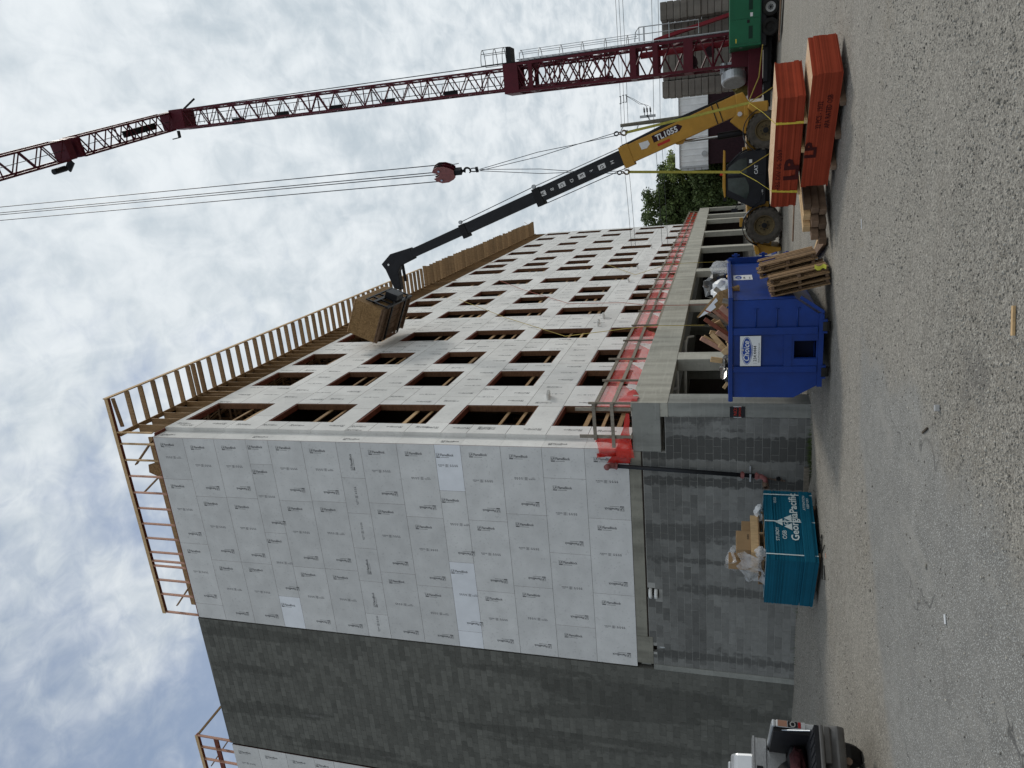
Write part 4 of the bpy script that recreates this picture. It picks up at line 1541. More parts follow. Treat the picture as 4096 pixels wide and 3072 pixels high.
bag('rubbish_bag', (4.22, .95, 1.80), (.33, .45, .33), 'bag_black', 'large black plastic bag slumped at the back of the dumpster', 1)
bag('plastic_sheet', (4.26, .05, 1.60), (.25, .42, .30), 'bag_white', 'crumpled white plastic sheet lying in the dumpster by the black bag', 2, 'plastic sheet')
bag('rubbish_bag', (2.85, -2.05, 1.58), (.30, .35, .14), 'bag_black', 'flattened black bag hanging over the near left rim of the dumpster', 3)
bag('rubbish_bag', (4.52, 1.95, 1.72), (.16, .25, .25), 'film', 'clear bag draped over the far corner of the dumpster', 4)
mb = MB()
for k in range(46):
    a = Vector((rng.uniform(2.6, 4.4), rng.uniform(-2.4, 2.0), rng.uniform(1.22, 1.45)))
    d = Vector((rng.uniform(-1, 1), rng.uniform(-1, 1), rng.uniform(-.1, .5))).normalized() * rng.uniform(.25, .7)
    mb.beam(a - d * .5, a + d * .5, rng.uniform(.05, .15), .035)
o = link('scrap_heap', mb.mesh('scrap_heap', ['lumber_new']))
o['kind'] = 'stuff'
mb = MB().box(2.5, -2.7, .9, 4.5, 2.3, 1.2)
part('load_bed', mb, 'interior', dp)

# ================================================================== PALLETS leaning on the dumpster side
def pallet(loc, tilt, lab, seed, skew=0.0):
    """stood on edge: z up along the boards, y depth, x thickness"""
    t = thing('pallet', lab, 'pallet', loc, group='wooden pallets leaning on the dumpster')
    t.rotation_euler = (skew, tilt, 0)
    r = random.Random(seed)
    Lz, Wy = 1.16, 1.0
    for z in (0.012, .54, 1.07):
        mb = MB().box(-.034, .05, z, .034, Wy, z + .06)
        part('stringer', mb, 'timber', t, world=False)
    for s in (-1, 1):
        y = 0.0
        while y < Wy - .05:
            w = r.uniform(.085, .14)
            z0, z1 = r.uniform(-.02, .015), Lz + r.uniform(-.03, .02)
            if r.random() < .2:
                z1 *= r.uniform(.5, .9)
            xa = s * .044 + r.uniform(-.006, .004)
            mb = MB().box(xa, y + (r.uniform(-.03, .02) if y == 0 else 0), z0, xa + s * .021, min(y + w, Wy), z1)
            part('deck_board', mb, 'pallet_wood', t, world=False)
            y += w + r.uniform(.03, .08) * (1 if s > 0 else 1.6)
    return t


for k, (x, y, z, ti, lab) in enumerate((
        (4.84, -2.45, -.42, R(-12), 'wooden pallet on edge, innermost of the leaning row against the dumpster side'),
        (4.955, -2.42, -.41, R(-13), 'wooden pallet on edge, second from the dumpster in the leaning row'),
        (5.07, -2.38, -.40, R(-12), 'wooden pallet on edge, middle of the leaning row with yellow paper at its foot'),
        (5.13, -1.75, -.22, R(-13), 'wooden pallet on edge set back and higher, fourth in the leaning row'),
        (5.25, -1.70, -.24, R(-12), 'wooden pallet on edge at the outside of the leaning row'))):
    pallet((x, y, z), ti, lab, k)
cl = MB()
cl.add([(5.08 + .03 * math.sin(i * 1.9) + .045 * j, -2.47 - .02 * j + .02 * math.sin(i), -.33 + .055 * i) for j in range(3) for i in range(5)],
       [(j * 5 + i, j * 5 + i + 1, j * 5 + i + 6, j * 5 + i + 5) for j in range(2) for i in range(4)])
lone('paper_sheet', cl, 'paper_yellow', 'bright yellow torn paper caught on the pallet end near the ground', 'paper', (5.05, -2.5, -.3))

# ================================================================== RED STRAND BOARD BUNDLES
def sheet_stack(loc, rz, n, lab, seed, prints):
    t = thing('strand_board_bundle', lab, 'board bundle', loc, rz, 'bundles of red edged strand board')
    r = random.Random(seed)
    th = 0.01512
    ox = oy = 0
    m2 = ['sheet_red', 'osb_top']
    for k in range(n):
        if r.random() < .16:
            ox, oy = r.uniform(-.02, .02), r.uniform(-.02, .02)
        a, b = ox + r.uniform(-.003, .003), oy + r.uniform(-.003, .003)
        mb = MB().box(a, -1.22 + b, k * th + .0008, 2.44 + a, b, (k + 1) * th)
        if k == n - 1:
            mb.m[1] = 1
        part('sheet', mb, m2, t, world=False, fix=False)
    mb = MB()
    for kind, x, z, size, bold, sx in prints:
        mb.text(kind, (x, .024, z), (-1, 0, 0), (0, 0, 1), size, 0, bold, sx=sx)
    part('stencil_print', mb, 'sheet_print', t, world=False, fix=False)
    return t


lo_t = sheet_stack((8.66, -3.50, -.345), 2.504, 33, 'lower bundle of red edged strand boards resting on square timbers', 1,
                   [('32 PCS - 19/32', 1.10, .27, .13, .012, .72), ('APA RATED OSB', 1.10, .12, .13, .012, .72),
                    ('LP', 1.75, .30, .27, .05, 1.3)])
up_t = sheet_stack((8.35, -3.26, .222), 2.547, 32, 'upper bundle of red edged strand boards caught in yellow lifting straps', 2,
                   [('HBS DIV 06 2069', 2.05, .335, .13, .0, 1.05), ('LP', 1.80, .02, .36, .05, 1.35)])


def local_pt(t, x, y, z):
    return Matrix.Translation(t.location) @ Matrix.Rotation(t.rotation_euler.z, 4, 'Z') @ Vector((x, y, z))


def timber_beam(name, a, b, w, h, m, lab, grp, cat='timber'):
    mb = MB().beam(a, b, w, h)
    o = lone(name, mb, m, lab, cat, (Vector(a) + Vector(b)) / 2, grp)
    bevel(o, .006)
    return o


for x, lab in ((.55, 'square bearer under the near end of the lower red bundle'), (1.25, 'square bearer under the middle of the lower red bundle'), (1.95, 'square bearer under the left part of the lower red bundle')):
    a, b = local_pt(lo_t, x, .12, -.05), local_pt(lo_t, x, -1.3, -.05)
    timber_beam('bearer_timber', a, b, .10, .10, 'timber', lab, 'bearers under the lower bundle')
for x, lab in ((.5, 'short spacer between the two red bundles near their close end'), (1.12, 'short spacer block sticking out between the two red bundles'), (2.1, 'spacer between the two red bundles near the left end')):
    a, b = local_pt(up_t, x, .06, -.032), local_pt(up_t, x, -1.2, -.032)
    timber_beam('spacer_timber', a, b, .075, .06, 'lumber_new', lab, 'spacers between the bundles')
# heap of square timbers behind the bundles, at their left end
dx = Vector((math.cos(2.55), math.sin(2.55), 0))
dy = Vector((-dx.y, dx.x, 0)) * -1
base_t = Vector((6.25, -1.75, 0))
k = 0
LABT = ['bottom layer timber nearest the bundles', 'bottom layer timber second in', 'bottom layer timber farthest out', 'second layer timber nearest the bundles', 'second layer timber in the middle', 'second layer timber sticking out',
        'top layer timber nearest the bundles', 'top layer timber beside a pale one', 'pale top timber on the heap end']
for lay in range(3):
    for j in range(3):
        p = base_t + dx * (.20 * j - .06 * lay) + Vector((0, 0, -.30 + .15 * lay))
        a = p + dy * (-.15 - .22 * j * (1 if lay < 2 else .5) + rng.uniform(-.05, .05))
        b = p + dy * 1.15
        timber_beam('square_timber', a, b, .145, .14, 'timber' if k < 7 else 'lumber_new', LABT[k] + ' of the timber heap', 'timbers heaped behind the bundles')
        k += 1
timber_beam('plank', (5.55, -1.55, -.40), (4.95, .3, -.40), .20, .06, 'timber', 'dark plank on the ground under the timber heap end', None, 'plank')
timber_beam('plank', (5.75, -1.0, -.415), (4.7, 0.9, -.415), .09, .05, 'lumber_new', 'pale narrow plank on the ground beside the telehandler wheel', None, 'plank')
timber_beam('plank', (7.2, 5.6, -.43), (4.6, 5.9, -.43), .14, .06, 'timber', 'long brown plank lying on the gravel in front of the telehandler', None, 'plank')

# ---- yellow straps and wire rope slings
def ribbon(mb, pts, w, t=.006, nrm=(0, -1, 0), mi=0):
    for a, b in zip(pts, pts[1:]):
        mb.beam(a, b, t, w, Vector((b[0] - a[0], b[1] - a[1], b[2] - a[2])).cross(Vector(nrm)), mi)
    return mb


def strap(hook, choke, front_top, front_bot, back_top, lab):
    t = thing('lifting_strap', lab, 'strap', hook, group='yellow lifting straps')
    nn = (0.5, -.86, 0)
    part('upper_leg', ribbon(MB(), [hook, choke], .055, .012, nn), 'sling_olive', t)
    mid = (Vector(choke) + Vector(front_top)) * .5 + Vector((0, 0, -.03))
    part('front_leg', ribbon(MB(), [choke, mid, front_top], .05, .006, (.8, .5, .2)), 'sling_yellow', t)
    part('wrap', ribbon(MB(), [front_top, front_bot], .05, .006, nn), 'sling_yellow', t)
    part('back_leg', ribbon(MB(), [choke, back_top], .05, .006, (.8, .5, .2)), 'sling_olive', t)


nrm = local_pt(up_t, 0, .03, 0) - local_pt(up_t, 0, 0, 0)
f1, f2 = local_pt(up_t, .50, .032, .49), local_pt(up_t, 2.02, .032, .49)
strap((8.05, -2.32, 3.58), (8.36, -2.53, 1.17), f1, local_pt(up_t, .52, .03, 0), local_pt(up_t, .50, -1.23, .49), 'yellow lifting strap round the right part of the upper bundle')
strap((7.26, -1.79, 3.62), (7.06, -1.65, 1.31), f2, local_pt(up_t, 2.08, .03, 0), local_pt(up_t, 2.02, -1.23, .49), 'yellow lifting strap round the left part of the upper bundle')


def hook_shape(mb, c, r, w=.018):
    c = Vector(c)
    pts = [c + Vector((math.sin(a) * r * .82, -math.sin(a) * r * .55, -r + math.cos(a) * -r)) for a in [R(x) for x in range(-150, 121, 18)]]
    mb.tube([c + Vector((0, 0, .02)), pts[0] + Vector((0, 0, 0.0))] + pts, [w] * (len(pts) + 2), 8)
    mb.ring(c + Vector((0, 0, .03)), (.5, -.8, 0), [(r * .55, -.012), (r * .55, .012), (r * .3, .012), (r * .3, -.012), (r * .55, -.012)], 14)
    return mb


LINK = Vector((7.58, -2.0, 6.96))
for h, lab in (((8.05, -2.32, 3.66), 'twin wire rope sling leg dropping to the right hand strap'), ((7.26, -1.79, 3.70), 'twin wire rope sling leg dropping to the left hand strap')):
    t = thing('wire_rope_sling', lab, 'sling', LINK, group='wire rope sling legs')
    h = Vector(h)
    for s in (-1, 1):
        e = h + Vector((.03 * s, 0, .06))
        m1_ = LINK.lerp(e, .45) + Vector((.035 * s, 0, 0))
        part('rope', MB().tube([LINK + Vector((.015 * s, 0, -.05)), m1_, LINK.lerp(e, .75) - Vector((.025 * s, 0, 0)), e], .0075, 6), 'rope_steel', t)
    part('thimble', MB().ring(h + Vector((0, 0, .10)), (.5, -.8, 0), [(.055, -.012), (.055, .012), (.035, .012), (.035, -.012), (.055, -.012)], 12), 'steel_dark', t)
    part('sling_hook', hook_shape(MB(), h, .055), 'brass', t, smooth=True)

# ================================================================== HOOK BLOCK
hb = thing('hook_block', 'dusty red crane hook block with four sheaves hanging from hoist ropes', 'crane hook block', (7.58, -2.0, 7.45))
bu = Vector((.83, -.56, 0)).normalized()       # across the block
bn = Vector((.56, .83, 0)).normalized()
bc = Vector((7.60, -2.03, 7.5))
lobe = [(-.02, .0), (.10, -.02), (.17, .05), (.25, .22), (.26, .42), (.19, .56), (.10, .62), (.055, .50), (.03, .44), (-.03, .44), (-.055, .50), (-.10, .62),
        (-.19, .56), (-.26, .42), (-.25, .22), (-.17, .05), (-.10, -.02)]
for d_ in (-.115, -.005, .105):
    mb = MB().prism(lobe, bc + bn * d_, bu, ez, bn * .014)
    part('side_plate', mb, 'paint_maroon' if d_ > -.1 else 'fitting_red', hb)
for s in (-1, 1):
    for d_ in (-.055, .055):
        mb = MB().ring(bc + bu * .145 * s + ez * .40 + bn * d_, bn, [(.04, -.02), (.125, -.028), (.105, 0), (.125, .028), (.04, .02)], 20)
        part('sheave', mb, 'steel_dark', hb)
    mb = MB().tube([bc + bu * .145 * s + ez * .40 - bn * .15, bc + bu * .145 * s + ez * .40 + bn * .14], .030, 10)
    part('axle_pin', mb, 'chrome', hb)
mb = MB().tube([bc + ez * .04 - bn * .02, bc + ez * -.02], .05, 10).obox(bc + ez * -.10, bu * .075, bn * .075, ez * .10).tube([bc + ez * -.20, bc + ez * -.26], [.045, .03], 10)
part('swivel', mb, 'steel_dark', hb)
pts = [bc + ez * -.25]
for a in range(-20, 250, 24):
    pts.append(bc + ez * (-.37 + .085 * math.cos(R(a))) + bu * (.085 * math.sin(R(a))))
part('hook', MB().tube(pts, [.032] + [.036 - .0016 * i for i in range(len(pts) - 1)], 10), 'steel_dark', hb, smooth=True)
mb = MB().tube([bc + ez * (-.55 + .12 * math.cos(a)) + bu * .055 * math.sin(a) for a in [R(x) for x in range(0, 361, 30)]], .015, 8)
part('master_link', mb, 'steel_dark', hb, smooth=True)
part('link_collar', MB().obox(bc + ez * -.64, bu * .07, bn * .03, ez * .035), 'steel_dark', hb)
mb = MB()
for k in range(9):
    c_ = bc + bu * (.22 + .003 * k) + ez * (.05 - .028 * k)
    mb.ring(c_, bn if k % 2 else bu, [(.016, -.004), (.016, .004), (.009, .004), (.009, -.004), (.016, -.004)], 8)
part('chain', mb, 'steel_dark', hb)
hb.scale = (.83, .83, .83)

# ================================================================== TELEHANDLER (nose towards the building, boom raised)
TX = lambda s: 8.0 - s
th = thing('telehandler', 'yellow telescopic handler with raised black boom standing behind the red board bundles', 'telehandler', (6.2, 12.0, -.5))
GZ0 = -0.5


def wheel(parent, c, r, w, axis, tyre_m, rim_m, hub=True, lugs=18, name='wheel', label=None):
    """tyre (part) with rim and hub as sub-parts; axis points to the outer side"""
    c, axis = Vector(c), Vector(axis).normalized()
    mb = MB().ring(c, axis, [(r * .56, -w * .45), (r * .80, -w * .5), (r * .97, -w * .42), (r, -w * .25), (r, w * .25), (r * .97, w * .42), (r * .80, w * .5), (r * .60, w * .46), (r * .56, w * .38)], 36)
    if lugs:
        x = axis.cross(Vector((0, 0, 1))).normalized()
        z = x.cross(axis)
        for k in range(lugs):
            for sd in (-1, 1):
                an = 2 * math.pi * (k + (.5 if sd > 0 else 0)) / lugs
                d = x * math.cos(an) + z * math.sin(an)
                tt = axis.cross(d)
                mb.obox(c + d * (r * .985) + axis * sd * w * .26, axis * w * .27 + tt * .05 * sd, tt * r * .055, d * r * .045)
    ty = part(name, mb, tyre_m, parent, smooth=False)
    mb = MB().ring(c, axis, [(r * .575, w * .40), (r * .54, w * .43), (r * .50, w * .30), (r * .46, w * .12), (r * .20, w * .10), (r * .19, w * .22), (0, w * .24)], 32)
    part('rim', mb, rim_m, ty)
    if hub:
        mb = MB()
        for k in range(8):
            an = 2 * math.pi * k / 8
            x = axis.cross(Vector((0, 0, 1))).normalized()
            z = x.cross(axis)
            p = c + (x * math.cos(an) + z * math.sin(an)) * r * .26 + axis * w * .12
            mb.tube([p, p + axis * .04], .022, 6)
        mb.ring(c, axis, [(r * .16, w * .2), (r * .15, w * .33), (0, w * .34)], 14)
        part('hub', mb, 'steel_dark', ty)
    return ty


for s_, y_, ax in ((0.0, 11.12, (0, -1, 0)), (3.41, 11.12, (0, -1, 0)), (0.0, 13.1, (0, 1, 0)), (3.41, 13.1, (0, 1, 0))):
    wheel(th, (TX(s_), y_, GZ0 + .655), .66, .42, ax, 'tyre_mud', 'rim_mud')


def side(poly, y0, y1, m, name, lab=None, bev=.02):
    """polygon in (s, z above ground), pushed through from y0 to y1"""
    mb = MB().prism([(TX(s), GZ0 + z) for s, z in poly], (0, y0, 0), ex, ez, (0, y1 - y0, 0))
    o = part(name, mb, m, th, label=lab)
    if bev:
        bevel(o, bev)
    return o


side([(-.95, .55), (-.95, 1.28), (-.70, 1.25), (.30, 1.32), (.62, 1.30), (.62, .55)], 11.45, 12.9, 'paint_yellow', 'rear_frame')
side([(-1.0, .60), (-1.0, 1.22), (-.82, 1.30), (-.60, 1.05), (-.60, .60)], 10.98, 11.44, 'paint_yellow', 'counterweight')
side([(.5, .45), (.5, .95), (3.0, .95), (3.0, .45)], 11.5, 12.8, 'paint_black', 'chassis')
side([(2.55, .5), (2.62, 1.28), (3.0, 1.27), (3.95, 1.10), (4.45, .85), (4.45, .40), (3.9, .35)], 11.36, 12.8, 'paint_yellow', 'front_frame')
side([(4.10, .86), (4.52, .86), (4.55, .52), (4.42, .02), (4.30, .02), (4.22, .45)], 11.2, 12.9, 'paint_yellow', 'front_blade')
side([(4.20, 1.02), (4.5, .95), (4.48, .80), (4.2, .86)], 10.95, 11.7, 'paint_yellow', 'stabiliser_pad')
side([(-.66, 1.66), (-1.36, 1.70), (-1.42, 1.45), (-1.1, 1.25), (-.6, 1.05), (-.05, 1.05), (.05, 1.35), (-.45, 1.90)], 11.70, 11.74, 'paint_yellow', 'boom_tower')
side([(-.66, 1.66), (-1.36, 1.70), (-1.42, 1.45), (-1.1, 1.25), (-.6, 1.05), (-.05, 1.05), (.05, 1.35), (-.45, 1.90)], 12.46, 12.50, 'paint_yellow', 'boom_tower')
mb = MB().tube([(TX(-.66), 11.60, GZ0 + 1.55), (TX(-.66), 12.56, GZ0 + 1.55)], .085, 16)
part('pivot_pin', mb, 'chrome', th)
# engine cover on the far side, mirrors, fenders
side([(.5, .95), (.55, 1.42), (2.55, 1.30), (2.7, .95)], 12.55, 13.25, 'paint_yellow', 'engine_cover')
for sc in (0.0, 3.41):
    mb = MB()
    pts = [(sc + math.sin(a) * .78, .66 + math.cos(a) * .78) for a in [R(x) for x in range(-72, 80, 12)]]
    for a, b in zip(pts, pts[1:]):
        mb.beam((TX(a[0]), 11.12, GZ0 + a[1]), (TX(b[0]), 11.12, GZ0 + b[1]), .44, .03, (-(b[0] - a[0]), 0, 0) if False else (0, 0, 1))
    part('fender', mb, 'paint_black', th)
# cab: dark frame with glass, yellow roof, door lettering
CY0, CY1 = 10.92, 11.66
cabp = [(.66, .60), (.66, 1.28), (.80, 1.62), (1.15, 2.03), (2.24, 2.05), (2.58, 1.36), (2.72, 1.12), (2.62, .62)]
winr = [(.90, 1.30), (.96, 1.62), (1.22, 1.98), (1.46, 1.98), (1.46, 1.30)]
wind = [(1.60, 1.36), (1.60, 1.97), (2.02, 1.96), (2.40, 1.30), (2.15, 1.22), (1.90, 1.22)]
side(cabp, CY0 + .05, CY1, 'paint_black', 'cab', bev=.03)
for wdw in (winr, wind):
    mb = MB().prism([(TX(s), GZ0 + z) for s, z in wdw], (0, CY0 + .030, 0), ex, ez, (0, .012, 0))
    part('cab_window', mb, 'glass_dark', th)
side([(1.47, .72), (1.47, 2.02), (1.55, 2.02), (1.55, .72)], CY0 + .02, CY0 + .05, 'paint_black', 'door_pillar', bev=.008)
side([(.56, 2.14), (.60, 2.06), (1.0, 2.06), (2.25, 2.05), (2.30, 2.10), (1.9, 2.17)], CY0 + .0, CY1 + .1, 'paint_yellow', 'cab_roof')
mb = MB().tube([(TX(.62), CY0 + .02, GZ0 + 1.30), (TX(.72), CY0 + .02, GZ0 + 1.55), (TX(1.1), CY0 + .02, GZ0 + 1.95), (TX(1.3), CY0 + .02, GZ0 + 2.04)], .03, 8)
part('handrail', mb, 'paint_black', th, smooth=True)
mb = MB().tube([(TX(2.2), CY0, GZ0 + .75), (TX(2.5), CY0 - .02, GZ0 + .85), (TX(2.58), CY0, GZ0 + 1.0)], .02, 8)
part('grab_handle', mb, 'paint_black', th, smooth=True)
mb = MB().tube([(TX(2.55), CY0 - .05, GZ0 + 1.6), (TX(2.75), CY0 - .1, GZ0 + 1.75)], .012, 6).box(TX(2.84), CY0 - .14, GZ0 + 1.62, TX(2.70), CY0 - .10, GZ0 + 1.85)
part('mirror', mb, 'paint_black', th)
mb = MB()
mb.text('CAT', (TX(1.52), CY0 + .012, GZ0 + .92), ex, ez, .17, 0, .02)
mb.text('TL1055', (TX(2.30), CY0 + .045, GZ0 + .72), ex, ez, .07, 0, .01)
part('cab_lettering', mb, 'sign_white', th, fix=False)
part('warning_label', MB().box(TX(1.10), CY0 + .038, GZ0 + 1.12, TX(.98), CY0 + .046, GZ0 + 1.22), 'sign_white', th)
part('beacon', MB().tube([(TX(1.44), 11.3, GZ0 + 2.14), (TX(1.44), 11.3, GZ0 + 2.26)], .05, 10), 'sign_red', th)
part('work_light', MB().box(TX(2.42), 11.05, GZ0 + 2.02, TX(2.30), 11.2, GZ0 + 2.14), 'steel_dark', th)
for s0, z0, h in ((3.1, 1.42, .12), (-.9, 1.3, .10)):
    mb = MB().box(TX(s0 + .32), 11.1, GZ0 + z0, TX(s0), 11.35, GZ0 + z0 + h)
    part('light_bracket', mb, 'paint_yellow', th)

# boom: direction in the (s, z) plane
BY = 12.10
b0, b1 = Vector((-1.02, 0, 1.60)), Vector((3.95, 0, 16.05))


def bpt(t, off=0.0, y=0.0):
    """t metres along the boom from its pivot end, off = square to it (up and back), y = across"""
    d = (b1 - b0).normalized()
    nrm_ = Vector((-d.z, 0, d.x))
    p = b0 + d * t + nrm_ * off
    return Vector((TX(p.x), BY - y, GZ0 + p.z))


BLEN = (b1 - b0).length


def boom_sec(t0, t1, h, w, m, name, o0=0.0, taper=0.0):
    mb = MB()
    vs = []
    for t, hh in ((t0, h - taper), (t1, h)):
        for o_, y in ((-hh / 2, -w / 2), (-hh / 2, w / 2), (hh / 2, w / 2), (hh / 2, -w / 2)):
            vs.append(bpt(t, o_ + o0, y))
    mb.add(vs, [(0, 1, 2, 3), (7, 6, 5, 4), (0, 4, 5, 1), (1, 5, 6, 2), (2, 6, 7, 3), (3, 7, 4, 0)])
    o = part(name, mb, m, th)
    bevel(o, .015)
    return o


T1, T2, T3 = 4.62, 8.55, 12.2
bs = boom_sec(-.1, T1, .72, .56, 'paint_yellow', 'outer_boom')
boom_sec(T1 - .35, T1 + .06, .86, .60, 'paint_yellow', 'boom_collar', -.03)
boom_sec(T1, T2, .60, .46, 'paint_black', 'middle_boom')
boom_sec(T2 - .28, T2 + .05, .76, .54, 'steel_dark', 'boom_collar', -.05)
boom_sec(T2, T3, .48, .38, 'paint_black', 'inner_boom')
boom_sec(T3 - .25, T3 + .05, .62, .44, 'steel_dark', 'boom_collar', -.05)
boom_sec(T3, BLEN + .1, .40, .32, 'paint_black', 'fly_boom')
part('boom_hose', MB().tube([bpt(0.2, .40), bpt(2.4, .47), bpt(T1, .40)], .045, 8), 'pipe_black', th, smooth=True)
part('boom_cover', MB().beam(bpt(1.0, .40), bpt(T1 - .1, .40), .20, .10), 'paint_black', th)
part('boom_cable', MB().tube([bpt(T1 + .1, .38), bpt(T2 - .1, .42)], .022, 6), 'chrome', th)
part('boom_cable', MB().tube([bpt(T2 - .05, .42), bpt(T3 - .1, .36)], .018, 6), 'rope_steel', th)
part('boom_cable', MB().tube([bpt(T1 + .0, -.44), bpt(T2 - .25, -.42)], .018, 6), 'rope_steel', th)
part('sheave', MB().tube([bpt(T2 - .05, .42, -.06), bpt(T2 - .05, .42, .06)], .09, 12).tube([bpt(T3 - .05, .36, -.06), bpt(T3 - .05, .36, .06)], .08, 12), 'galv', th)
part('boom_hose', MB().tube([bpt(.7, -.36, .30), bpt(.7, .40, .30)], .02, 6).tube([bpt(.9, -.36, .30), bpt(.9, .40, .30)], .02, 6), 'pipe_black', th)
# lettered plates
bdir = (bpt(1) - bpt(0))
bnorm = (bpt(0, 1) - bpt(0, 0))
yb = .281


def on_boom(t, off, y):
    return bpt(t, off, y)


mb = MB()
mb.add([on_boom(T1 - 1.32, -.235, yb + .004), on_boom(T1 - 1.32, .08, yb + .004), on_boom(T1 - 1.60, .16, yb + .004), on_boom(T1 - 1.74, -.02, yb + .004), on_boom(T1 - 1.56, -.26, yb + .004)], [(0, 1, 2, 3, 4)], 1) if False else None
lu, lv = (bnorm * -1), bdir      # lettering reads across and down the boom side
mb.text('TL1055', on_boom(T1 - 1.42, .02, yb + .004) + bdir * .0, bdir * -1, bnorm * -1 * -1, .30, 0, .03, sx=.95)
pl_ = MB().add([on_boom(T1 - 1.30, .0, yb + .002), on_boom(T1 - 1.30, .27, yb + .002), on_boom(T1 - 2.35, .27, yb + .002), on_boom(T1 - 2.50, .13, yb + .002), on_boom(T1 - 2.35, .0, yb + .002)], [(0, 1, 2, 3, 4)], 0)
part('model_plate', pl_, 'metal_maroon', th, fix=False)
mb.add([on_boom(T1 - .75, .22, yb + .003), on_boom(T1 - 1.12, .18, yb + .003), on_boom(T1 - 1.14, .02, yb + .003), on_boom(T1 - .98, -.08, yb + .003), on_boom(T1 - .78, -.05, yb + .003)], [(0, 1, 2, 3, 4)], 0)
part('model_lettering', mb, 'sign_white', th, fix=False)
mb = MB().add([on_boom(T1 - 1.40, -.10, yb + .003), on_boom(T1 - 1.90, -.10, yb + .003), on_boom(T1 - 1.90, -.20, yb + .003), on_boom(T1 - 1.40, -.20, yb + .003)], [(0, 1, 2, 3)], 0)
part('warning_label', mb, 'sign_red', th, fix=False)
mb = MB()
for k, ch in enumerate('HGFEDCBA'):
    t = T1 + .45 + k * .445
    y = .235
    if ch in 'ACEG':
        mb.add([on_boom(t - .13, -.10, y), on_boom(t + .17, -.10, y), on_boom(t + .17, .10, y), on_boom(t - .13, .10, y)], [(0, 1, 2, 3)], 0)
    mb.text(ch, on_boom(t - .05, -.06, y + .004) + bnorm * (.12), bnorm * -1, bdir, .20, 1 if ch in 'ACEG' else 0, .012)
part('boom_scale', mb, ['sign_white', 'sign_black'], th, fix=False)
# lift cylinder
part('lift_cylinder', MB().tube([(TX(-.02), 12.1, GZ0 + 1.15), (TX(.06), 12.1, GZ0 + 2.35)], .13, 12), 'steel_dark', th)
part('lift_rod', MB().tube([(TX(.06), 12.1, GZ0 + 2.35), (TX(.12), 12.1, GZ0 + 3.75)], .06, 10), 'chrome', th)
part('cylinder_lug', MB().prism([(TX(-.15), GZ0 + 3.4), (TX(.20), GZ0 + 3.65), (TX(.22), GZ0 + 3.85), (TX(.05), GZ0 + 4.2)], (0, 11.95, 0), ex, ez, (0, .3, 0)), 'paint_yellow', th)
# boom head: goose neck down to the carriage
tip = [(3.70, 15.75), (4.20, 17.10), (4.45, 16.55), (4.62, 16.45), (5.05, 16.85), (5.40, 17.02), (5.48, 16.75), (5.10, 16.45), (4.85, 16.2), (4.55, 16.15), (4.10, 15.6)]
neck = [(3.55, 15.70), (3.78, 16.72), (4.22, 17.22), (4.48, 17.05), (5.35, 16.75), (5.45, 16.40), (4.60, 16.42), (4.32, 16.25), (4.05, 15.55)]
mb = MB().prism([(TX(s), GZ0 + z) for s, z in neck], (0, BY - .17, 0), ex, ez, (0, .34, 0))
bevel(part('boom_head', mb, 'paint_black', th), .02)
part('tilt_cylinder', MB().tube([(TX(4.15), BY - .1, GZ0 + 16.2), (TX(5.05), BY - .1, GZ0 + 16.15)], .07, 10), 'steel_dark', th)
part('pin', MB().tube([(TX(4.25), BY - .2, GZ0 + 16.85), (TX(4.25), BY + .2, GZ0 + 16.85)], .05, 10), 'chrome', th)

# ---- crate on the forks, tipped up
cr = thing('board_crate', 'large strand board crate tilted on the handler forks against the facade top', 'crate', (1.9, 10.5, 16.2))
PI_ = 0.415
cf = Vector((-math.cos(PI_), 0, math.sin(PI_)))
cu = Vector((math.sin(PI_), 0, math.cos(PI_)))
cn = Vector((0, 1, 0))
B0 = Vector((1.90, 10.5, 16.2))
CL, CW, CH = 1.64, 3.25, 1.43


def cbox(a0, a1, n0, n1, u0, u1, mb=None, mi=0):
    mb = mb or MB()
    return mb.obox(B0 + cf * (a0 + a1) / 2 + cn * (n0 + n1) / 2 + cu * (u0 + u1) / 2, cf * (a1 - a0) / 2, cn * (n1 - n0) / 2, cu * (u1 - u0) / 2, mi)


part('side_panel', cbox(.03, CL, 0, .03, .12, CH * .70), 'osb_brown', cr)
part('side_panel', cbox(.03, CL, 0.001, .031, CH * .705, CH), 'osb_brown', cr)
part('side_panel', cbox(.03, CL, CW - .03, CW, .12, CH), 'osb_brown', cr)
part('end_panel', cbox(0, .03, .0, CW, .12, CH), 'osb_brown', cr)
part('end_panel', cbox(CL - .03, CL - .001, .032, CW - .032, .12, CH - .001), 'osb_brown', cr)
part('lid', cbox(.002, CL + .02, -.02, CW + .02, CH + .001, CH + .03), 'osb_top', cr)
part('floor_panel', cbox(0.001, CL, .001, CW, .09, .118), 'timber', cr)
for k in range(5):
    part('floor_board', cbox(.02 + .33 * k, .30 + .33 * k, .0, CW, .062, .088), 'timber', cr)
for n_ in (.05, .62, 2.0, 2.9):
    part('bearer', cbox(.0, CL, n_, n_ + .10, -.03, .060), 'timber', cr)
for n_ in (.85, 2.30):
    o = part('fork', cbox(-.25, CL + .05, n_, n_ + .12, -.04, .015), 'steel_dark', th)
mb = cbox(-.14, -.05, .25, 3.0, -.05, .06)
cbox(-.14, -.05, .25, 3.0, .60, .72, mb)
for n_ in (.25, .86, 1.5, 2.3, 2.9):
    cbox(-.13, -.06, n_, n_ + .07, .05, 1.0, mb)
cbox(-.13, -.06, .25, 2.97, 1.0, 1.06, mb)
cbox(-.45, -.13, 1.25, 1.95, .02, .62, mb)
part('fork_carriage', mb, 'paint_black', th, fix=False)

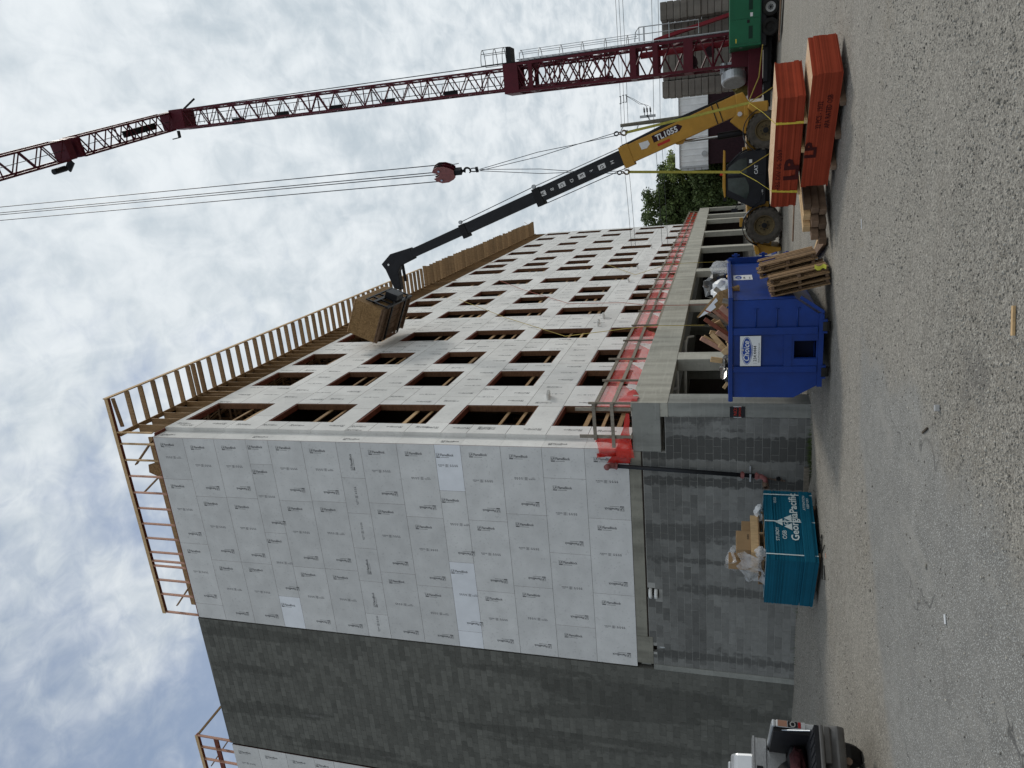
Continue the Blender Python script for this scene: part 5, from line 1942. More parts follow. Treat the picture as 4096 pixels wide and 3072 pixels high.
# ================================================================== TOWER CRANE
cr_lab = 'dark red self erecting lattice tower crane rising behind the green generator'
crane = thing('tower_crane', cr_lab, 'crane', (11.45, 17.3, -.5))
MX, MY = 11.45, 17.35
chord_m = 'paint_maroon'


def lattice(name, corners0, corners1, n, cw, bw, faces=(0, 1, 2, 3), plates=()):
    """four chords from corners0 to corners1 (part) and one brace object per diagonal / horizontal (sub-parts)"""
    c0, c1 = [Vector(p) for p in corners0], [Vector(p) for p in corners1]
    mb = MB()
    for a, b in zip(c0, c1):
        mb.beam(a, b, cw, cw, (1, 0, 0) if abs((b - a).normalized().z) > .5 else (0, 0, 1))
    root = part(name, mb, chord_m, crane)
    at_ = lambda i, t: c0[i % len(c0)].lerp(c1[i % len(c0)], t)
    for f_ in faces:
        i, j = f_, f_ + 1
        for k in range(n):
            ta, tb = k / n, (k + 1) / n
            tm = (ta + tb) / 2
            for p, q in ((at_(i, ta), at_(j, tm)), (at_(j, tm), at_(i, tb))):
                part('brace', MB().beam(p, q, bw, bw, (1, 1, .3)), chord_m, root)
            if k % 3 == 2 or name == 'lower_mast':
                part('brace', MB().beam(at_(i, tb), at_(j, tb), bw, bw, (1, 1, .3)), chord_m, root)
    return root


def sq(cx, cy, z, h):
    return [(cx - h, cy - h, z), (cx + h, cy - h, z), (cx + h, cy + h, z), (cx - h, cy + h, z)]


def plate_box(z0, z1, h, t=.012, name='mast_plate', frac=1.0):
    mb = MB()
    for sx, sy in ((0, -1), (1, 0), (0, 1), (-1, 0)):
        if sx:
            mb.box(MX + sx * h - t, MY - h * frac, z0, MX + sx * h + t, MY + h * frac, z1)
        else:
            mb.box(MX - h * frac, MY + sy * h - t, z0, MX + h * frac, MY + sy * h + t, z1)
    return part(name, mb, chord_m, crane)


lattice('lower_mast', sq(MX, MY, .9, .64), sq(MX, MY, 11.4, .58), 9, .115, .06)
lattice('upper_mast', sq(MX, MY, 6.4, .45), sq(MX + .12, MY, 30.3, .45), 23, .08, .045)
plate_box(10.8, 11.5, .64)
plate_box(10.1, 10.3, .62, .02)
plate_box(5.35, 5.62, .66, .02)
plate_box(4.4, 4.62, .66, .02)
plate_box(2.9, 3.3, .67, .02)
plate_box(.75, 1.25, .68, .03)
mb = MB()
for z in (14.2, 17.6, 20.6, 23.8, 26.6):
    mb.box(MX - .40, MY + .30, z, MX - .1, MY + .44, z + .7)
part('cable_guide', mb, 'steel_dark', crane)
mb = MB()
for z in np.arange(11.6, 30, .30):
    mb.tube([(MX - .16, MY + .2, z), (MX + .22, MY + .2, z)], .013, 5)
for x in (-.16, .22):
    mb.tube([(MX + x, MY + .2, 11.4), (MX + x + .1, MY + .2, 30)], .018, 5)
part('mast_ladder', mb, 'steel_dark', crane, fix=False)
# hydraulic ram and pulleys inside the foot
part('erection_ram', MB().tube([(MX + .35, MY, 1.3), (MX + .3, MY, 5.2)], .14, 10), 'paint_red', crane)
part('pulley', MB().tube([(MX - .25, MY - .3, 3.0), (MX - .25, MY + .3, 3.0)], .28, 16).tube([(MX + .1, MY - .3, 2.2), (MX + .1, MY + .3, 2.2)], .2, 14), 'metal_maroon', crane)
part('back_stay', MB().beam((13.1, 17.6, .6), (12.3, 17.4, 4.6), .14, .14), 'paint_red', crane)
# access ladder with safety hoops on the right of the lower mast
LX = 12.28
mb = MB().box(LX - .04, MY - .28, .9, LX, MY - .24, 10.9).box(LX - .04, MY + .12, .9, LX, MY + .16, 10.9)
part('ladder_rail', mb, 'galv', crane)
mb = MB()
for z in np.arange(1.1, 10.8, .30):
    mb.tube([(LX - .02, MY - .26, z), (LX - .02, MY + .14, z)], .014, 5)
part('ladder_rungs', mb, 'galv', crane)


def hoop(z, r=.38):
    pts = [(LX + r * math.sin(a), MY - .06 - r * math.cos(a) * 1.0, z) for a in [R(x) for x in range(0, 181, 20)]]
    return MB().tube(pts, .017, 5, 0)


for z in (5.75, 6.75, 7.8, 8.8, 9.8, 10.7):
    part('cage_hoop', hoop(z), 'galv', crane)
for a in (40, 90, 140):
    mb = MB().tube([(LX + .38 * math.sin(R(a)), MY - .06 - .38 * math.cos(R(a)), 5.3), (LX + .38 * math.sin(R(a)), MY - .06 - .38 * math.cos(R(a)), 10.75)], .013, 5)
    part('cage_bar', mb, 'galv', crane)
part('guard_gate', MB().box(LX + .02, MY - .42, 4.95, LX + .58, MY - .38, 5.02).tube([(LX + .02, MY - .4, 5.2), (LX + .56, MY - .4, 5.2)], .02, 6), 'galv', crane)
mb = MB()
for z0, z1, x1 in ((2.65, 4.7, .56),):
    mb.tube([(LX + .02, MY - .4, z0), (LX + x1, MY - .4, z0), (LX + x1 + .03, MY - .4, z1 + .5), (LX + x1 - .15, MY - .4, z1 + .65), (LX + .02, MY - .4, z1 + .7)], .022, 6)
    mb.tube([(LX + .02, MY - .4, 3.9), (LX + x1, MY - .4, 3.9)], .02, 6).tube([(LX + .28, MY - .4, 2.65), (LX + .30, MY - .4, 5.3)], .018, 6)
part('guard_rail', mb, 'galv', crane)
# platform and upper cage beside the collar
part('platform', MB().box(MX + .62, MY - .45, 11.12, MX + 1.38, MY + .3, 11.34), 'steel_dark', crane)
mb = MB()
for z in (11.55, 12.0, 12.6):
    pts = [(MX + .72 + .40 * (1 - math.cos(a)) * .9, MY - .05 - .36 * math.cos(a) + 0, z + .0) for a in [R(x) for x in range(0, 181, 20)]]
    pts = [(MX + .72 + .72 * math.sin(a), MY - .05 - .36 * math.cos(a), z) for a in [R(x) for x in range(0, 181, 20)]]
    mb.tube(pts, .017, 5)
for a in (0, 45, 90, 135, 180):
    mb.tube([(MX + .72 + .72 * math.sin(R(a)), MY - .05 - .36 * math.cos(R(a)), 11.3), (MX + .72 + .72 * math.sin(R(a)), MY - .05 - .36 * math.cos(R(a)), 12.6)], .014, 5)
part('upper_cage', mb, 'steel_dark', crane)
mb = MB().tube([(MX + .75, MY - .3, .9), (MX + .70, MY - .3, 12), (MX + .62, MY - .3, 30.2)], .022, 6)
part('pendant_cable', mb, 'rope_steel', crane)
# jib: from the mast head over the lot towards the camera
JD = Vector((-.1937, -.981, 0)).normalized()
JS = Vector((-JD.y, JD.x, 0)) * -1          # to the jib's side
J0 = Vector((MX + .14, MY, 30.55))


def jc(t, h=.43, z0=0.0, z1=.88, k=1.0):
    p = J0 + JD * t
    return [p - JS * h + ez * z0, p + JS * h + ez * z0, p + JS * h * k + ez * z1, p - JS * h * k + ez * z1]


lattice('jib_root', jc(.4), jc(7.0), 6, .09, .05)
lattice('jib_arm', jc(7.9), jc(25.0), 14, .085, .045)
mb = MB()
for t0, t1 in ((-.5, .25), (6.9, 7.25), (7.45, 7.85)):
    a, b = J0 + JD * t0, J0 + JD * t1
    bevel(part('jib_joint', MB().obox((a + b) / 2 + ez * .47, JD * (t1 - t0) / 2, JS * .45, ez * .46), chord_m, crane), .03)
mb = MB().obox(J0 + ez * -.35, Vector((.5, 0, 0)), Vector((0, .5, 0)), ez * .45)
bevel(part('mast_head', mb, chord_m, crane), .03)
mb = MB().beam(J0 + JS * .55 + ez * .2, J0 + JS * .9 + ez * .25, .12, .12).beam(J0 + JS * .9 + ez * .2, J0 + JS * .95 + ez * .75, .05, .05).beam(J0 - JS * .5 - ez * .6, J0 - JS * .95 - ez * 1.5, .05, .09)
part('head_bracket', mb, 'steel_dark', crane)
mb = MB().tube([J0 + JD * 8.1 + JS * .75 + ez * .3, J0 + JD * 8.8 + JS * .75 + ez * .3], .13, 12).beam(J0 + JD * 7.9 + JS * .5, J0 + JD * 7.9 + JS * .85 + ez * .4, .08, .3)
part('flood_lamp', mb, 'steel_dark', crane)
mb = MB().obox(J0 + JD * 2.9 + ez * .12, JD * 1.2, JS * .16, ez * .05)
part('cable_tray', mb, 'steel_dark', crane)
part('trolley', MB().obox(J0 + JD * 19.75 - ez * .16, JD * .6, JS * .5, ez * .14), chord_m, crane)
part('hoist_line', MB().tube([J0 + ez * .25, J0 + JD * 24.9 + ez * .2], .016, 5), 'rope_steel', crane)
for s, d_ in ((-.145, -.055), (-.145, .055), (.145, -.055), (.145, .055)):
    k = bc + bu * (s - .12 * (1 if s < 0 else -1) * 0) + bn * d_ + ez * .40
    off = {(-.145, -.055): .19, (-.145, .055): .08, (.145, -.055): -.06, (.145, .055): -.17}[(s, d_)]
    low = bc + bu * (-off) + bn * d_ + ez * .45
    up_ = Vector((low.x, low.y, 30.4))
    part('hoist_rope', MB().tube([low, up_], .011, 5), 'rope_steel', crane)
# slewing frame, winch drum, motor, ballast
bevel(part('slewing_frame', MB().box(9.4, 16.3, .05, 13.4, 17.0, .62), 'paint_maroon', crane), .02)
part('slewing_frame', MB().box(10.0, 17.01, .05, 13.2, 22.8, .75), 'paint_maroon', crane)
part('base_frame', MB().box(9.0, 16.2, -.28, 14.2, 16.6, -.02).box(9.8, 17.0, -.5, 10.3, 22.0, -.05).box(12.9, 17.0, -.5, 13.4, 22.0, -.05), 'steel_dark', crane)
mb = MB().ring((10.30, 16.7, 1.20), (-1, -.45, 0), [(0, .24), (.44, .24), (.50, .20), (.52, .14), (.52, -.16), (.44, -.22), (0, -.22)], 28)
part('cable_drum', mb, 'galv', crane)
mb = MB().tube([(10.55, 17.0, 1.60), (10.95, 17.1, 1.60)], .18, 14).box(10.5, 16.95, 1.3, 11.0, 17.3, 1.45)
part('slewing_motor', mb, 'galv', crane)
part('mast_foot', MB().prism([(10.7, .6), (12.2, .6), (12.15, 1.3), (10.75, 1.3)], (0, 16.6, 0), ex, ez, (0, 1.3, 0)), 'paint_maroon', crane)
bb = {}
for w_, nm in ((.82, 0), (1.42, 1), (.86, 2)):
    bb[nm] = MB().box(0, 0, .006, w_ - .01, 1.1, .332)
    bb[nm] = bb[nm].mesh('ballast_block', ['concrete_ballast'])
co_ = shift_of(crane)
for lay in range(11):
    z = 1.02 + lay * .339
    for x, y, nm in ((10.27, 23.6, 0), (11.15, 24.2, 1), (12.58, 24.2, 1), (13.98, 23.3, 2)):
        o = link('ballast_block', bb[nm], crane, Vector((x + rng.uniform(-.02, .02), y + rng.uniform(-.04, .04), z)) - co_)
        bevel(o, .025)

# ================================================================== GREEN GENERATOR TRAILER
gen = thing('generator_trailer', 'green boxy generator on a tandem axle trailer in front of the crane', 'generator', (13, 16, -.5))
bevel(part('housing', MB().box(11.34, 15.2, .16, 16.5, 17.0, 1.40), 'paint_green', gen), .03)
for x0, x1 in ((11.46, 12.35), (12.365, 13.4), (13.415, 14.4)):
    d_ = part('door', MB().box(x0, 15.182, .22, x1, 15.198, 1.28), 'paint_green', gen)
    part('vent', MB().box(x0 + .15 if x0 < 12 else x0 + .3, 15.175, .50, x0 + .62 if x0 < 12 else x0 + .75, 15.181, .66), 'green_dark', d_)
    part('latch', MB().box(x1 - .16, 15.170, .62, x1 - .04, 15.180, .72), 'steel_dark', d_)
part('sticker', MB().box(12.42, 15.176, .50, 12.56, 15.181, .60), 'sign_white', gen)
part('sticker', MB().box(11.50, 15.176, 1.12, 11.66, 15.181, 1.16), 'sling_yellow', gen)
part('trailer_frame', MB().box(11.3, 15.3, -.02, 16.6, 16.9, .155).box(10.0, 15.9, -.12, 11.3, 16.1, .04), 'paint_black', gen)
for x, rm in ((11.97, 'rubber'), (12.68, 'rim_white'), (13.4, 'rim_white')):
    wheel(gen, (x, 15.30, -.17), .33, .22, (0, -1, 0), 'rubber', rm, hub=rm != 'rubber', lugs=0)
mb = MB()
pts = [(11.45, .0), (11.55, .18), (12.0, .20), (13.2, .20), (13.7, .1)]
part('fender', MB().box(11.5, 15.12, .165, 13.8, 15.45, .18), 'paint_black', gen)
part('corner_lamp', MB().box(11.335, 15.4, .9, 11.338, 15.6, 1.0), 'galv', gen)
for k in range(5):
    y = 12.6 + .25 * k
    timber_beam('long_board', (11.25 + .06 * k, 14.2 - .20 * k, -.44 + .012 * k), (15.5, 11.6 - .1 * k, -.43 + .02 * k), .18, .035, 'lumber_pink' if k % 2 else 'timber',
                ['reddish board lying lowest beside the trailer wheels', 'second board of the loose pile by the trailer wheels', 'third board of the loose pile by the trailer wheels',
                 'fourth board of the loose pile by the trailer wheels', 'outermost board of the loose pile by the trailer wheels'][k], 'boards lying by the trailer', 'board')
bag('tarpaulin', (10.0, 17.6, .80), (.38, .3, .42), 'tarp_olive', 'olive tarpaulin bundled on the crane base by the cable drum', 6, 'tarpaulin')
rp = MB().tube([(11.30, 15.05, .12), (10.9, 15.6, .15), (10.2, 16.0, .20), (9.4, 15.8, .55), (8.9, 15.5, .75)], .025, 6)
lone('rope', rp, 'rope_yellow', 'yellow rope stretched along the crane base to the telehandler tail', 'rope', (10, 15.8, .2))

# ================================================================== WAREHOUSE, TREES, POLE, WIRES
wh = thing('warehouse', 'low white corrugated metal warehouse behind the crane ballast', 'warehouse', (15, 66, -.5))


def corrug(x0, x1, z0, z1, y, pitch, m, name, parent, along='x'):
    mb = MB()
    xs = []
    x = x0
    k = 0
    prof_ = [(0, 0), (.62, 0), (.70, -.05), (.82, -.05), (.90, 0)]
    while x < x1:
        for p, d_ in prof_:
            xs.append((x + p * pitch, d_))
        x += pitch
    vs = [(a, y + d_, z) for z in (z0, z1) for a, d_ in xs]
    n = len(xs)
    mb.add(vs, [(i, i + 1, n + i + 1, n + i) for i in range(n - 1)])
    return part(name, mb, m, parent, fix=False)


corrug(5.75, 30, 3.12, 5.95, 62.1, .62, 'metal_white', 'wall_sheet', wh)
part('eave_trim', MB().box(5.6, 61.95, 5.95, 30, 62.5, 6.05), 'galv', wh)
part('corner_trim', MB().box(5.55, 61.95, 3.1, 5.74, 62.2, 5.95), 'galv', wh)
for k in range(4):
    part('downpipe', MB().box(5.30, 62.0, 3.1 + .7 * k, 5.52, 62.2, 3.74 + .7 * k), 'galv', wh)
part('base_wall', MB().box(5.8, 62.35, -.6, 30, 62.5, 3.11), 'metal_maroon', wh)
part('building_core', MB().box(5.8, 62.51, -.6, 30, 80, 5.9), 'metal_maroon', wh)
part('roof', MB().prism([(61.9, 5.96), (71, 7.0), (80, 5.96)], (5.5, 0, 0), ey, ez, (25, 0, 0)), 'metal_white', wh)
part('wall_vent', MB().tube([(6.9, 62.05, 3.5), (6.9, 61.8, 3.5)], .28, 14), 'galv', wh)


def leaf_tree(name, loc, h, r, th_, m, lab, seed, nleaf, size, lean=(0, 0), sparse=.5):
    t = thing(name, lab, 'tree', loc, group='trees beyond the building')
    rs = np.random.RandomState(seed)
    trunk_top = h * .45
    mb = MB().tube([(0, 0, 0), (.1, 0, trunk_top * .5), (lean[0] * .3, 0, trunk_top), (lean[0], 0, h * .8)], [th_, th_ * .8, th_ * .55, th_ * .15], 8)
    limbs = []
    for k in range(9):
        a = rs.uniform(0, 6.28)
        z0 = rs.uniform(.28, .65) * h
        e = np.array([math.cos(a) * r * rs.uniform(.5, .85), math.sin(a) * r * rs.uniform(.5, .85), min(h * .95, z0 + rs.uniform(.1, .35) * h)])
        mb.tube([(0, 0, z0), (e[0] * .5, e[1] * .5, z0 + (e[2] - z0) * .65), tuple(e)], [th_ * .35, th_ * .22, th_ * .06], 6)
        limbs.append(e)
    part('trunk', mb, 'bark', t, world=False, fix=False)
    # crown: clumps of leaf-sized faces round the limb ends and through the crown's volume
    cl = [np.array([rs.normal(0, r * .42), rs.normal(0, r * .42), rs.uniform(.22, 1.0) * h]) for _ in range(60)] + limbs
    V = []
    per = nleaf // len(cl)
    for c in cl:
        hh = c[2] / h
        lim = r * (1.05 - abs(hh - .5) ** 1.6 * 1.7)
        d = math.hypot(c[0], c[1])
        if d > lim:
            c = c * np.array([lim / d, lim / d, 1])
        rad = rs.uniform(.22, .40) * r
        n = per
        q = rs.normal(0, 1, (n, 3))
        q *= (rs.rand(n, 1) ** .5) / np.linalg.norm(q, axis=1, keepdims=True)
        p = c + q * rad * np.array([1, 1, .8])
        V.append(p)
    P = np.concatenate(V)
    n = len(P)
    u = rs.normal(0, 1, (n, 3))
    u /= np.linalg.norm(u, axis=1, keepdims=True)
    w = np.cross(u, rs.normal(0, 1, (n, 3)))
    w /= np.linalg.norm(w, axis=1, keepdims=True)
    s = size * rs.uniform(.6, 1.4, (n, 1))
    Q = np.stack([P - u * s, P + w * s * .5, P + u * s, P - w * s * .5], 1).reshape(-1, 3)
    F_ = np.arange(n * 4).reshape(n, 4)
    link('crown', np_mesh('crown', Q, F_, [m]), t)
    return t


leaf_tree('broadleaf_tree', (.2, 76.5, -.5), 11.9, 3.6, .30, 'leaf_dark', 'dense dark green tree rising just past the far end of the facade', 11, 15000, .20)
leaf_tree('broadleaf_tree', (3.6, 77.5, -.5), 9.8, 3.0, .26, 'leaf_dark', 'dark green tree between the facade end and the warehouse', 12, 13000, .20)
leaf_tree('broadleaf_tree', (5.6, 74.5, -.5), 8.6, 2.4, .18, 'leaf_light', 'thin pale green feathery tree beside the white warehouse corner', 13, 8000, .16)
leaf_tree('broadleaf_tree', (-3.8, 80, -.5), 10.5, 3.0, .26, 'leaf_dark', 'tree mostly hidden behind the far end of the podium', 14, 7000, .22)
leaf_tree('broadleaf_tree', (3.0, 70.5, -.5), 5.2, 2.6, .14, 'leaf_dark', 'low bushy tree filling the gap under the taller trees', 15, 8000, .18)

hg = MB()
rs = np.random.RandomState(5)
n = 26000
P = np.stack([rs.uniform(-120, 130, n), rs.uniform(95, 100, n), rs.rand(n) ** 1.4 * (5.5 + 3 * np.sin(np.arange(n) * .0))], -1)
P[:, 2] *= .6 + .8 * vn(P[:, 0], P[:, 0] * 0, .12, 3)
P[:, 2] -= .5
u = rs.normal(0, 1, (n, 3)); u /= np.linalg.norm(u, axis=1, keepdims=True)
w = np.cross(u, rs.normal(0, 1, (n, 3))); w /= np.linalg.norm(w, axis=1, keepdims=True)
s = .55 * rs.uniform(.6, 1.4, (n, 1))
tl = link('tree_line', np_mesh('tree_line', np.stack([P - u * s, P + w * s * .5, P + u * s, P - w * s * .5], 1).reshape(-1, 3), np.arange(n * 4).reshape(n, 4), ['leaf_dark']))
tl['kind'] = 'stuff'

pole = thing('utility_pole', 'wooden utility pole with crossarm gear standing behind the yellow boom', 'utility pole', (9.9, 42.1, -.5))
part('pole', MB().tube([(9.95, 42.1, -.6), (9.86, 42.1, 5), (9.76, 42.1, 9.45)], [.20, .17, .13], 12), 'pole_wood', pole, smooth=True)
part('bracket_arm', MB().beam((9.78, 42.05, 7.05), (10.35, 42.05, 7.35), .10, .10).box(10.15, 42.0, 6.7, 10.35, 42.2, 7.9), 'galv', pole)
for k, z in enumerate((7.05, 7.30, 7.52)):
    mb = MB().tube([(10.3, 42.05, z), (10.95, 42.05, z + .05)], .03, 6).ring((10.7, 42.05, z + .03), (1, 0, .08), [(.03, -.16), (.09, -.12), (.04, -.08), (.09, -.04), (.04, 0), (.09, .04), (.04, .08), (.09, .12), (.03, .16)], 10)
    part('surge_arrester', mb, 'steel_dark', pole)
part('bracket_arm', MB().beam((9.77, 42.05, 9.2), (9.30, 42.05, 9.45), .07, .07).beam((9.77, 42.05, 8.0), (9.3, 42.05, 8.2), .07, .07), 'galv', pole)
for x, z in ((9.28, 9.40), (9.35, 9.0), (9.27, 8.25)):
    part('insulator', MB().ring((x, 42.05, z), (0, 0, 1), [(.02, -.12), (.07, -.08), (.03, -.04), (.07, 0), (.03, .04), (.07, .08), (.02, .12)], 10), 'galv', pole)
for x, z in ((11.65, 9.35), (11.72, 9.12), (11.72, 8.90)):
    mb = MB().tube([(x - .28, 42.05, z - .02), (x + .28, 42.05, z)], .035, 6).tube([(x - .26, 42.05, z - .06), (x - .26, 42.05, z + .10)], .04, 6).tube([(x + .26, 42.05, z - .06), (x + .26, 42.05, z + .10)], .04, 6)
    part('line_switch', mb, 'galv', pole)
mb = MB().tube([(11.9, 42.05, 8.9), (11.5, 42.05, 8.3), (11.2, 42.05, 7.9), (11.15, 42.05, 7.55), (10.95, 42.05, 7.35)], .016, 5).tube([(11.9, 42.05, 8.85), (11.6, 42.05, 8.3), (11.25, 42.05, 7.8), (11.0, 42.05, 7.2)], .016, 5)
part('jumper_lead', mb, 'wire', pole)


def wire(pts, lab):
    a, b = Vector(pts[0]), Vector(pts[1])
    q = [a.lerp(b, t) - ez * (4 * t * (1 - t) * pts[2]) for t in [i / 16 for i in range(17)]]
    lone('power_line', MB().tube(q, .016, 4), 'wire', lab, 'power line', a, 'power lines')


wire(((40, 39.7, 9.95), (9.76, 42.1, 9.38), .25), 'highest power line running right from the utility pole')
wire(((40, 39.7, 9.75), (9.76, 42.1, 9.12), .25), 'second power line running right from the utility pole')
wire(((40, 39.7, 9.45), (9.76, 42.1, 8.85), .25), 'third power line running right from the utility pole')
wire(((9.28, 42.1, 9.45), (-25, 45, 9.4), .5), 'upper power line running left from the pole behind the facade')
wire(((9.30, 42.1, 9.1), (-25, 45, 9.1), .5), 'second power line running left from the pole behind the facade')
wire(((40, 39.9, 6.9), (9.8, 42.1, 6.85), .2), 'lower communication cable right of the pole')
wire(((40, 39.9, 6.5), (9.8, 42.1, 6.35), .2), 'lowest communication cable right of the pole')
wire(((9.8, 42.1, 6.85), (-25, 45, 7.1), .5), 'lower communication cable left of the pole')
wire(((9.8, 42.1, 6.35), (-25, 45, 6.7), .5), 'lowest communication cable left of the pole')

# ================================================================== TEAL BUNDLES by the block wall with pallets and boxes on top
TB = Vector((-1.18, -3.21, -.40))
TR = 1.144


def teal(lab, z0, n, dx_, dy_, seed, th_=.0151, prints=()):
    t = thing('sheathing_bundle', lab, 'board bundle', TB + Vector((0, 0, z0)), TR, 'teal sheathing bundles')
    r = random.Random(seed)
    oy = 0
    for k in range(n):
        if r.random() < .15:
            oy = r.uniform(-.025, .012)
        sag = 0
        mb = MB().box(dx_ + r.uniform(-.004, .004), dy_ + oy + r.uniform(-.003, .003), k * th_ + .0008, dx_ + 1.95, dy_ + oy + 1.78, (k + 1) * th_)
        part('sheet', mb, 'sheet_teal', t, world=False, fix=False)
    mb = MB()
    for txt, x, z, size, bold in prints:
        mb.text(txt, (x, dy_ - .030, z), (1, 0, 0), (0, 0, 1), size, 0, bold)
    if prints and z0 > .2:
        tri_ = lambda cx, cz, s: mb.add([(cx - s, dy_ - .030, cz - s * .8), (cx + s, dy_ - .030, cz - s * .8), (cx, dy_ - .030, cz + s * .9)], [(0, 1, 2)], 0)
        tri_(1.02, .47, .10)
        tri_(.90, .27, .10)
        tri_(1.14, .27, .10)
        mb.text('GP', (.93, dy_ - .032, .27), (1, 0, 0), (0, 0, 1), .13, 0, .01)
    if prints:
        part('stencil_print', mb, 'print_white', t, world=False, fix=False)
    return t


teal('lower teal sheathing bundle lying on the ground beside the block wall', .06, 19, -.04, -.05, 1, prints=(('ATTENTION', 1.35, .17, .075, .004), ('KEEP DRY', 1.4, .09, .07, .004)))
t2 = teal('upper teal sheathing bundle printed with white maker lettering', .355, 51, 0, 0, 2, prints=(('GeorgiaPacific', .52, .06, .235, .02), ('OSB', .55, .32, .13, .008), ('STURDY', .50, .48, .10, .006), ('15/32', 1.55, .50, .08, .004)))
for x in (.12, 1.02, 1.80):
    mb = MB().box(x, -.046, -.30, x + .022, -.036, .775).box(x, -.046, .7755, x + .022, 1.75, .780)
    part('strap_band', mb, 'print_white', t2, world=False)
for x in (.2, 1.5):
    a, b = Matrix.Rotation(TR, 4, 'Z') @ Vector((x, 0, 0)), Matrix.Rotation(TR, 4, 'Z') @ Vector((x, 1.7, 0))
    timber_beam('bearer_timber', TB + a + ez * .028, TB + b + ez * .028, .09, .055, 'timber', 'bearer under the %s end of the teal bundles' % ('near' if x < 1 else 'far'), 'bearers under the teal bundles')
ZT2 = -.40 + .355 + .775


def tl2w(x, y, z):
    return TB + Matrix.Rotation(TR, 4, 'Z') @ Vector((x, y, 0)) + ez * (ZT2 - TB.z + z)


# pallet on top
pt_ = thing('pallet', 'dark broken pallet lying flat on the teal bundle under the boxes', 'pallet', tl2w(.25, .25, 0), TR)
for x in (0, .62, 1.22):
    part('stringer', MB().box(x, 0, .022, x + .04, 1.15, .11), 'pallet_wood', pt_, world=False)
for k in range(6):
    part('deck_board', MB().box(-.02, .02 + .20 * k, .112, 1.3, .14 + .20 * k, .130), 'pallet_wood', pt_, world=False)
for k in (0, 2, 4):
    part('deck_board', MB().box(-.02, .05 + .24 * k, .002, 1.3, .16 + .24 * k, .020), 'pallet_wood', pt_, world=False)
crt = thing('timber_crate', 'open pale timber crate frame on the pallet under the brown boxes', 'crate', tl2w(.38, .32, .135), TR)
for a in ((0, 0, 1.05, .03), (0, .77, 1.05, .80), (0, .031, .03, .769), (1.02, .031, 1.05, .769)):
    part('board', MB().box(a[0], a[1], 0, a[2], a[3], .17), 'lumber_new', crt, world=False)


def carton(x, y, z, lx, ly, lz, lab, txt=None):
    t = thing('carton', lab, 'box', tl2w(x, y, z), TR + rng.uniform(-.1, .1), 'cartons on the teal bundle')
    o = part('box', MB().box(0, 0, 0, lx, ly, lz), 'cardboard', t, world=False)
    bevel(o, .006)
    part('flap_seam', MB().box(0.002, ly * .48, lz + .0005, lx - .002, ly * .52, lz + .003), 'lumber_new', t, world=False)
    if txt:
        mb = MB()
        mb.text(txt, (lx * .55, -.002, lz * .12), (1, 0, 0), (0, 0, 1), .07, 0, .004)
        part('print', mb, 'sign_black', t, world=False, fix=False)
    return t


carton(.48, .38, .30, .50, .42, .33, 'brown carton with a number standing on the timber crate', '0080')
carton(1.02, .42, .14, .30, .30, .36, 'smaller brown carton with a taped top at the crate right end')
carton(.40, .80, .30, .30, .25, .50, 'carton wrapped in clear plastic film, tallest of the boxes')


def film(nm, fn, nu, nv, lab, loc, m='film'):
    vs = [fn(i / nu, j / nv) for j in range(nv + 1) for i in range(nu + 1)]
    fs = [(j * (nu + 1) + i, j * (nu + 1) + i + 1, (j + 1) * (nu + 1) + i + 1, (j + 1) * (nu + 1) + i) for j in range(nv) for i in range(nu)]
    mb = MB()
    mb.add(vs, fs)
    return lone(nm, mb, m, lab, 'plastic film', loc, None, True)


def f_film(u, v):
    p = tl2w(.26 - .10 * v + .05 * math.sin(7 * v + 3 * u), .20 + 1.0 * u, .62 - .55 * v - .25 * abs(u - .45) + .05 * math.sin(12 * u + 4 * v))
    return p + Vector((wr(u, v, 60), wr(u, v, 61), wr(u, v, 62, .5)))


film('plastic_film', f_film, 16, 10, 'crumpled clear film sheet hanging over the boxes on the teal bundle', tl2w(.2, .7, .3))


def f_film2(u, v):
    p = tl2w(.40 + .45 * v, .72 + .5 * u, .62 + .26 * math.sin(3.14 * u) * (1 - .3 * v))
    return p + Vector((wr(u, v, 64), wr(u, v, 65), wr(u, v, 66, .8)))


film('plastic_film', f_film2, 10, 8, 'clear film hood puffed up above the tallest box', tl2w(.5, .8, .7))
bag('plastic_sheet', tuple(tl2w(1.55, .35, .10)), (.20, .16, .10), 'bag_white', 'crumpled white film heaped at the right end of the teal bundle', 9, 'plastic sheet')
bag('plastic_sheet', tuple(tl2w(.30, .20, .10)), (.14, .12, .12), 'film', 'small wad of clear film at the teal bundle edge', 10, 'plastic sheet')
for k, pts in enumerate(([(-.75, -2.9, -.40), (-.55, -3.1, -.39), (-.9, -3.3, -.38), (-.6, -3.45, -.40)], [(-1.0, -3.3, -.40), (-1.4, -3.5, -.38), (-1.25, -3.75, -.40), (-1.0, -3.6, -.39)])):
    lone('strap_scrap', MB().tube(pts, .012, 5), 'rubber', ['black loop of strapping on the gravel under the teal bundle right part', 'black curl of strapping on the gravel below the teal bundle corner'][k], 'strap', pts[0])

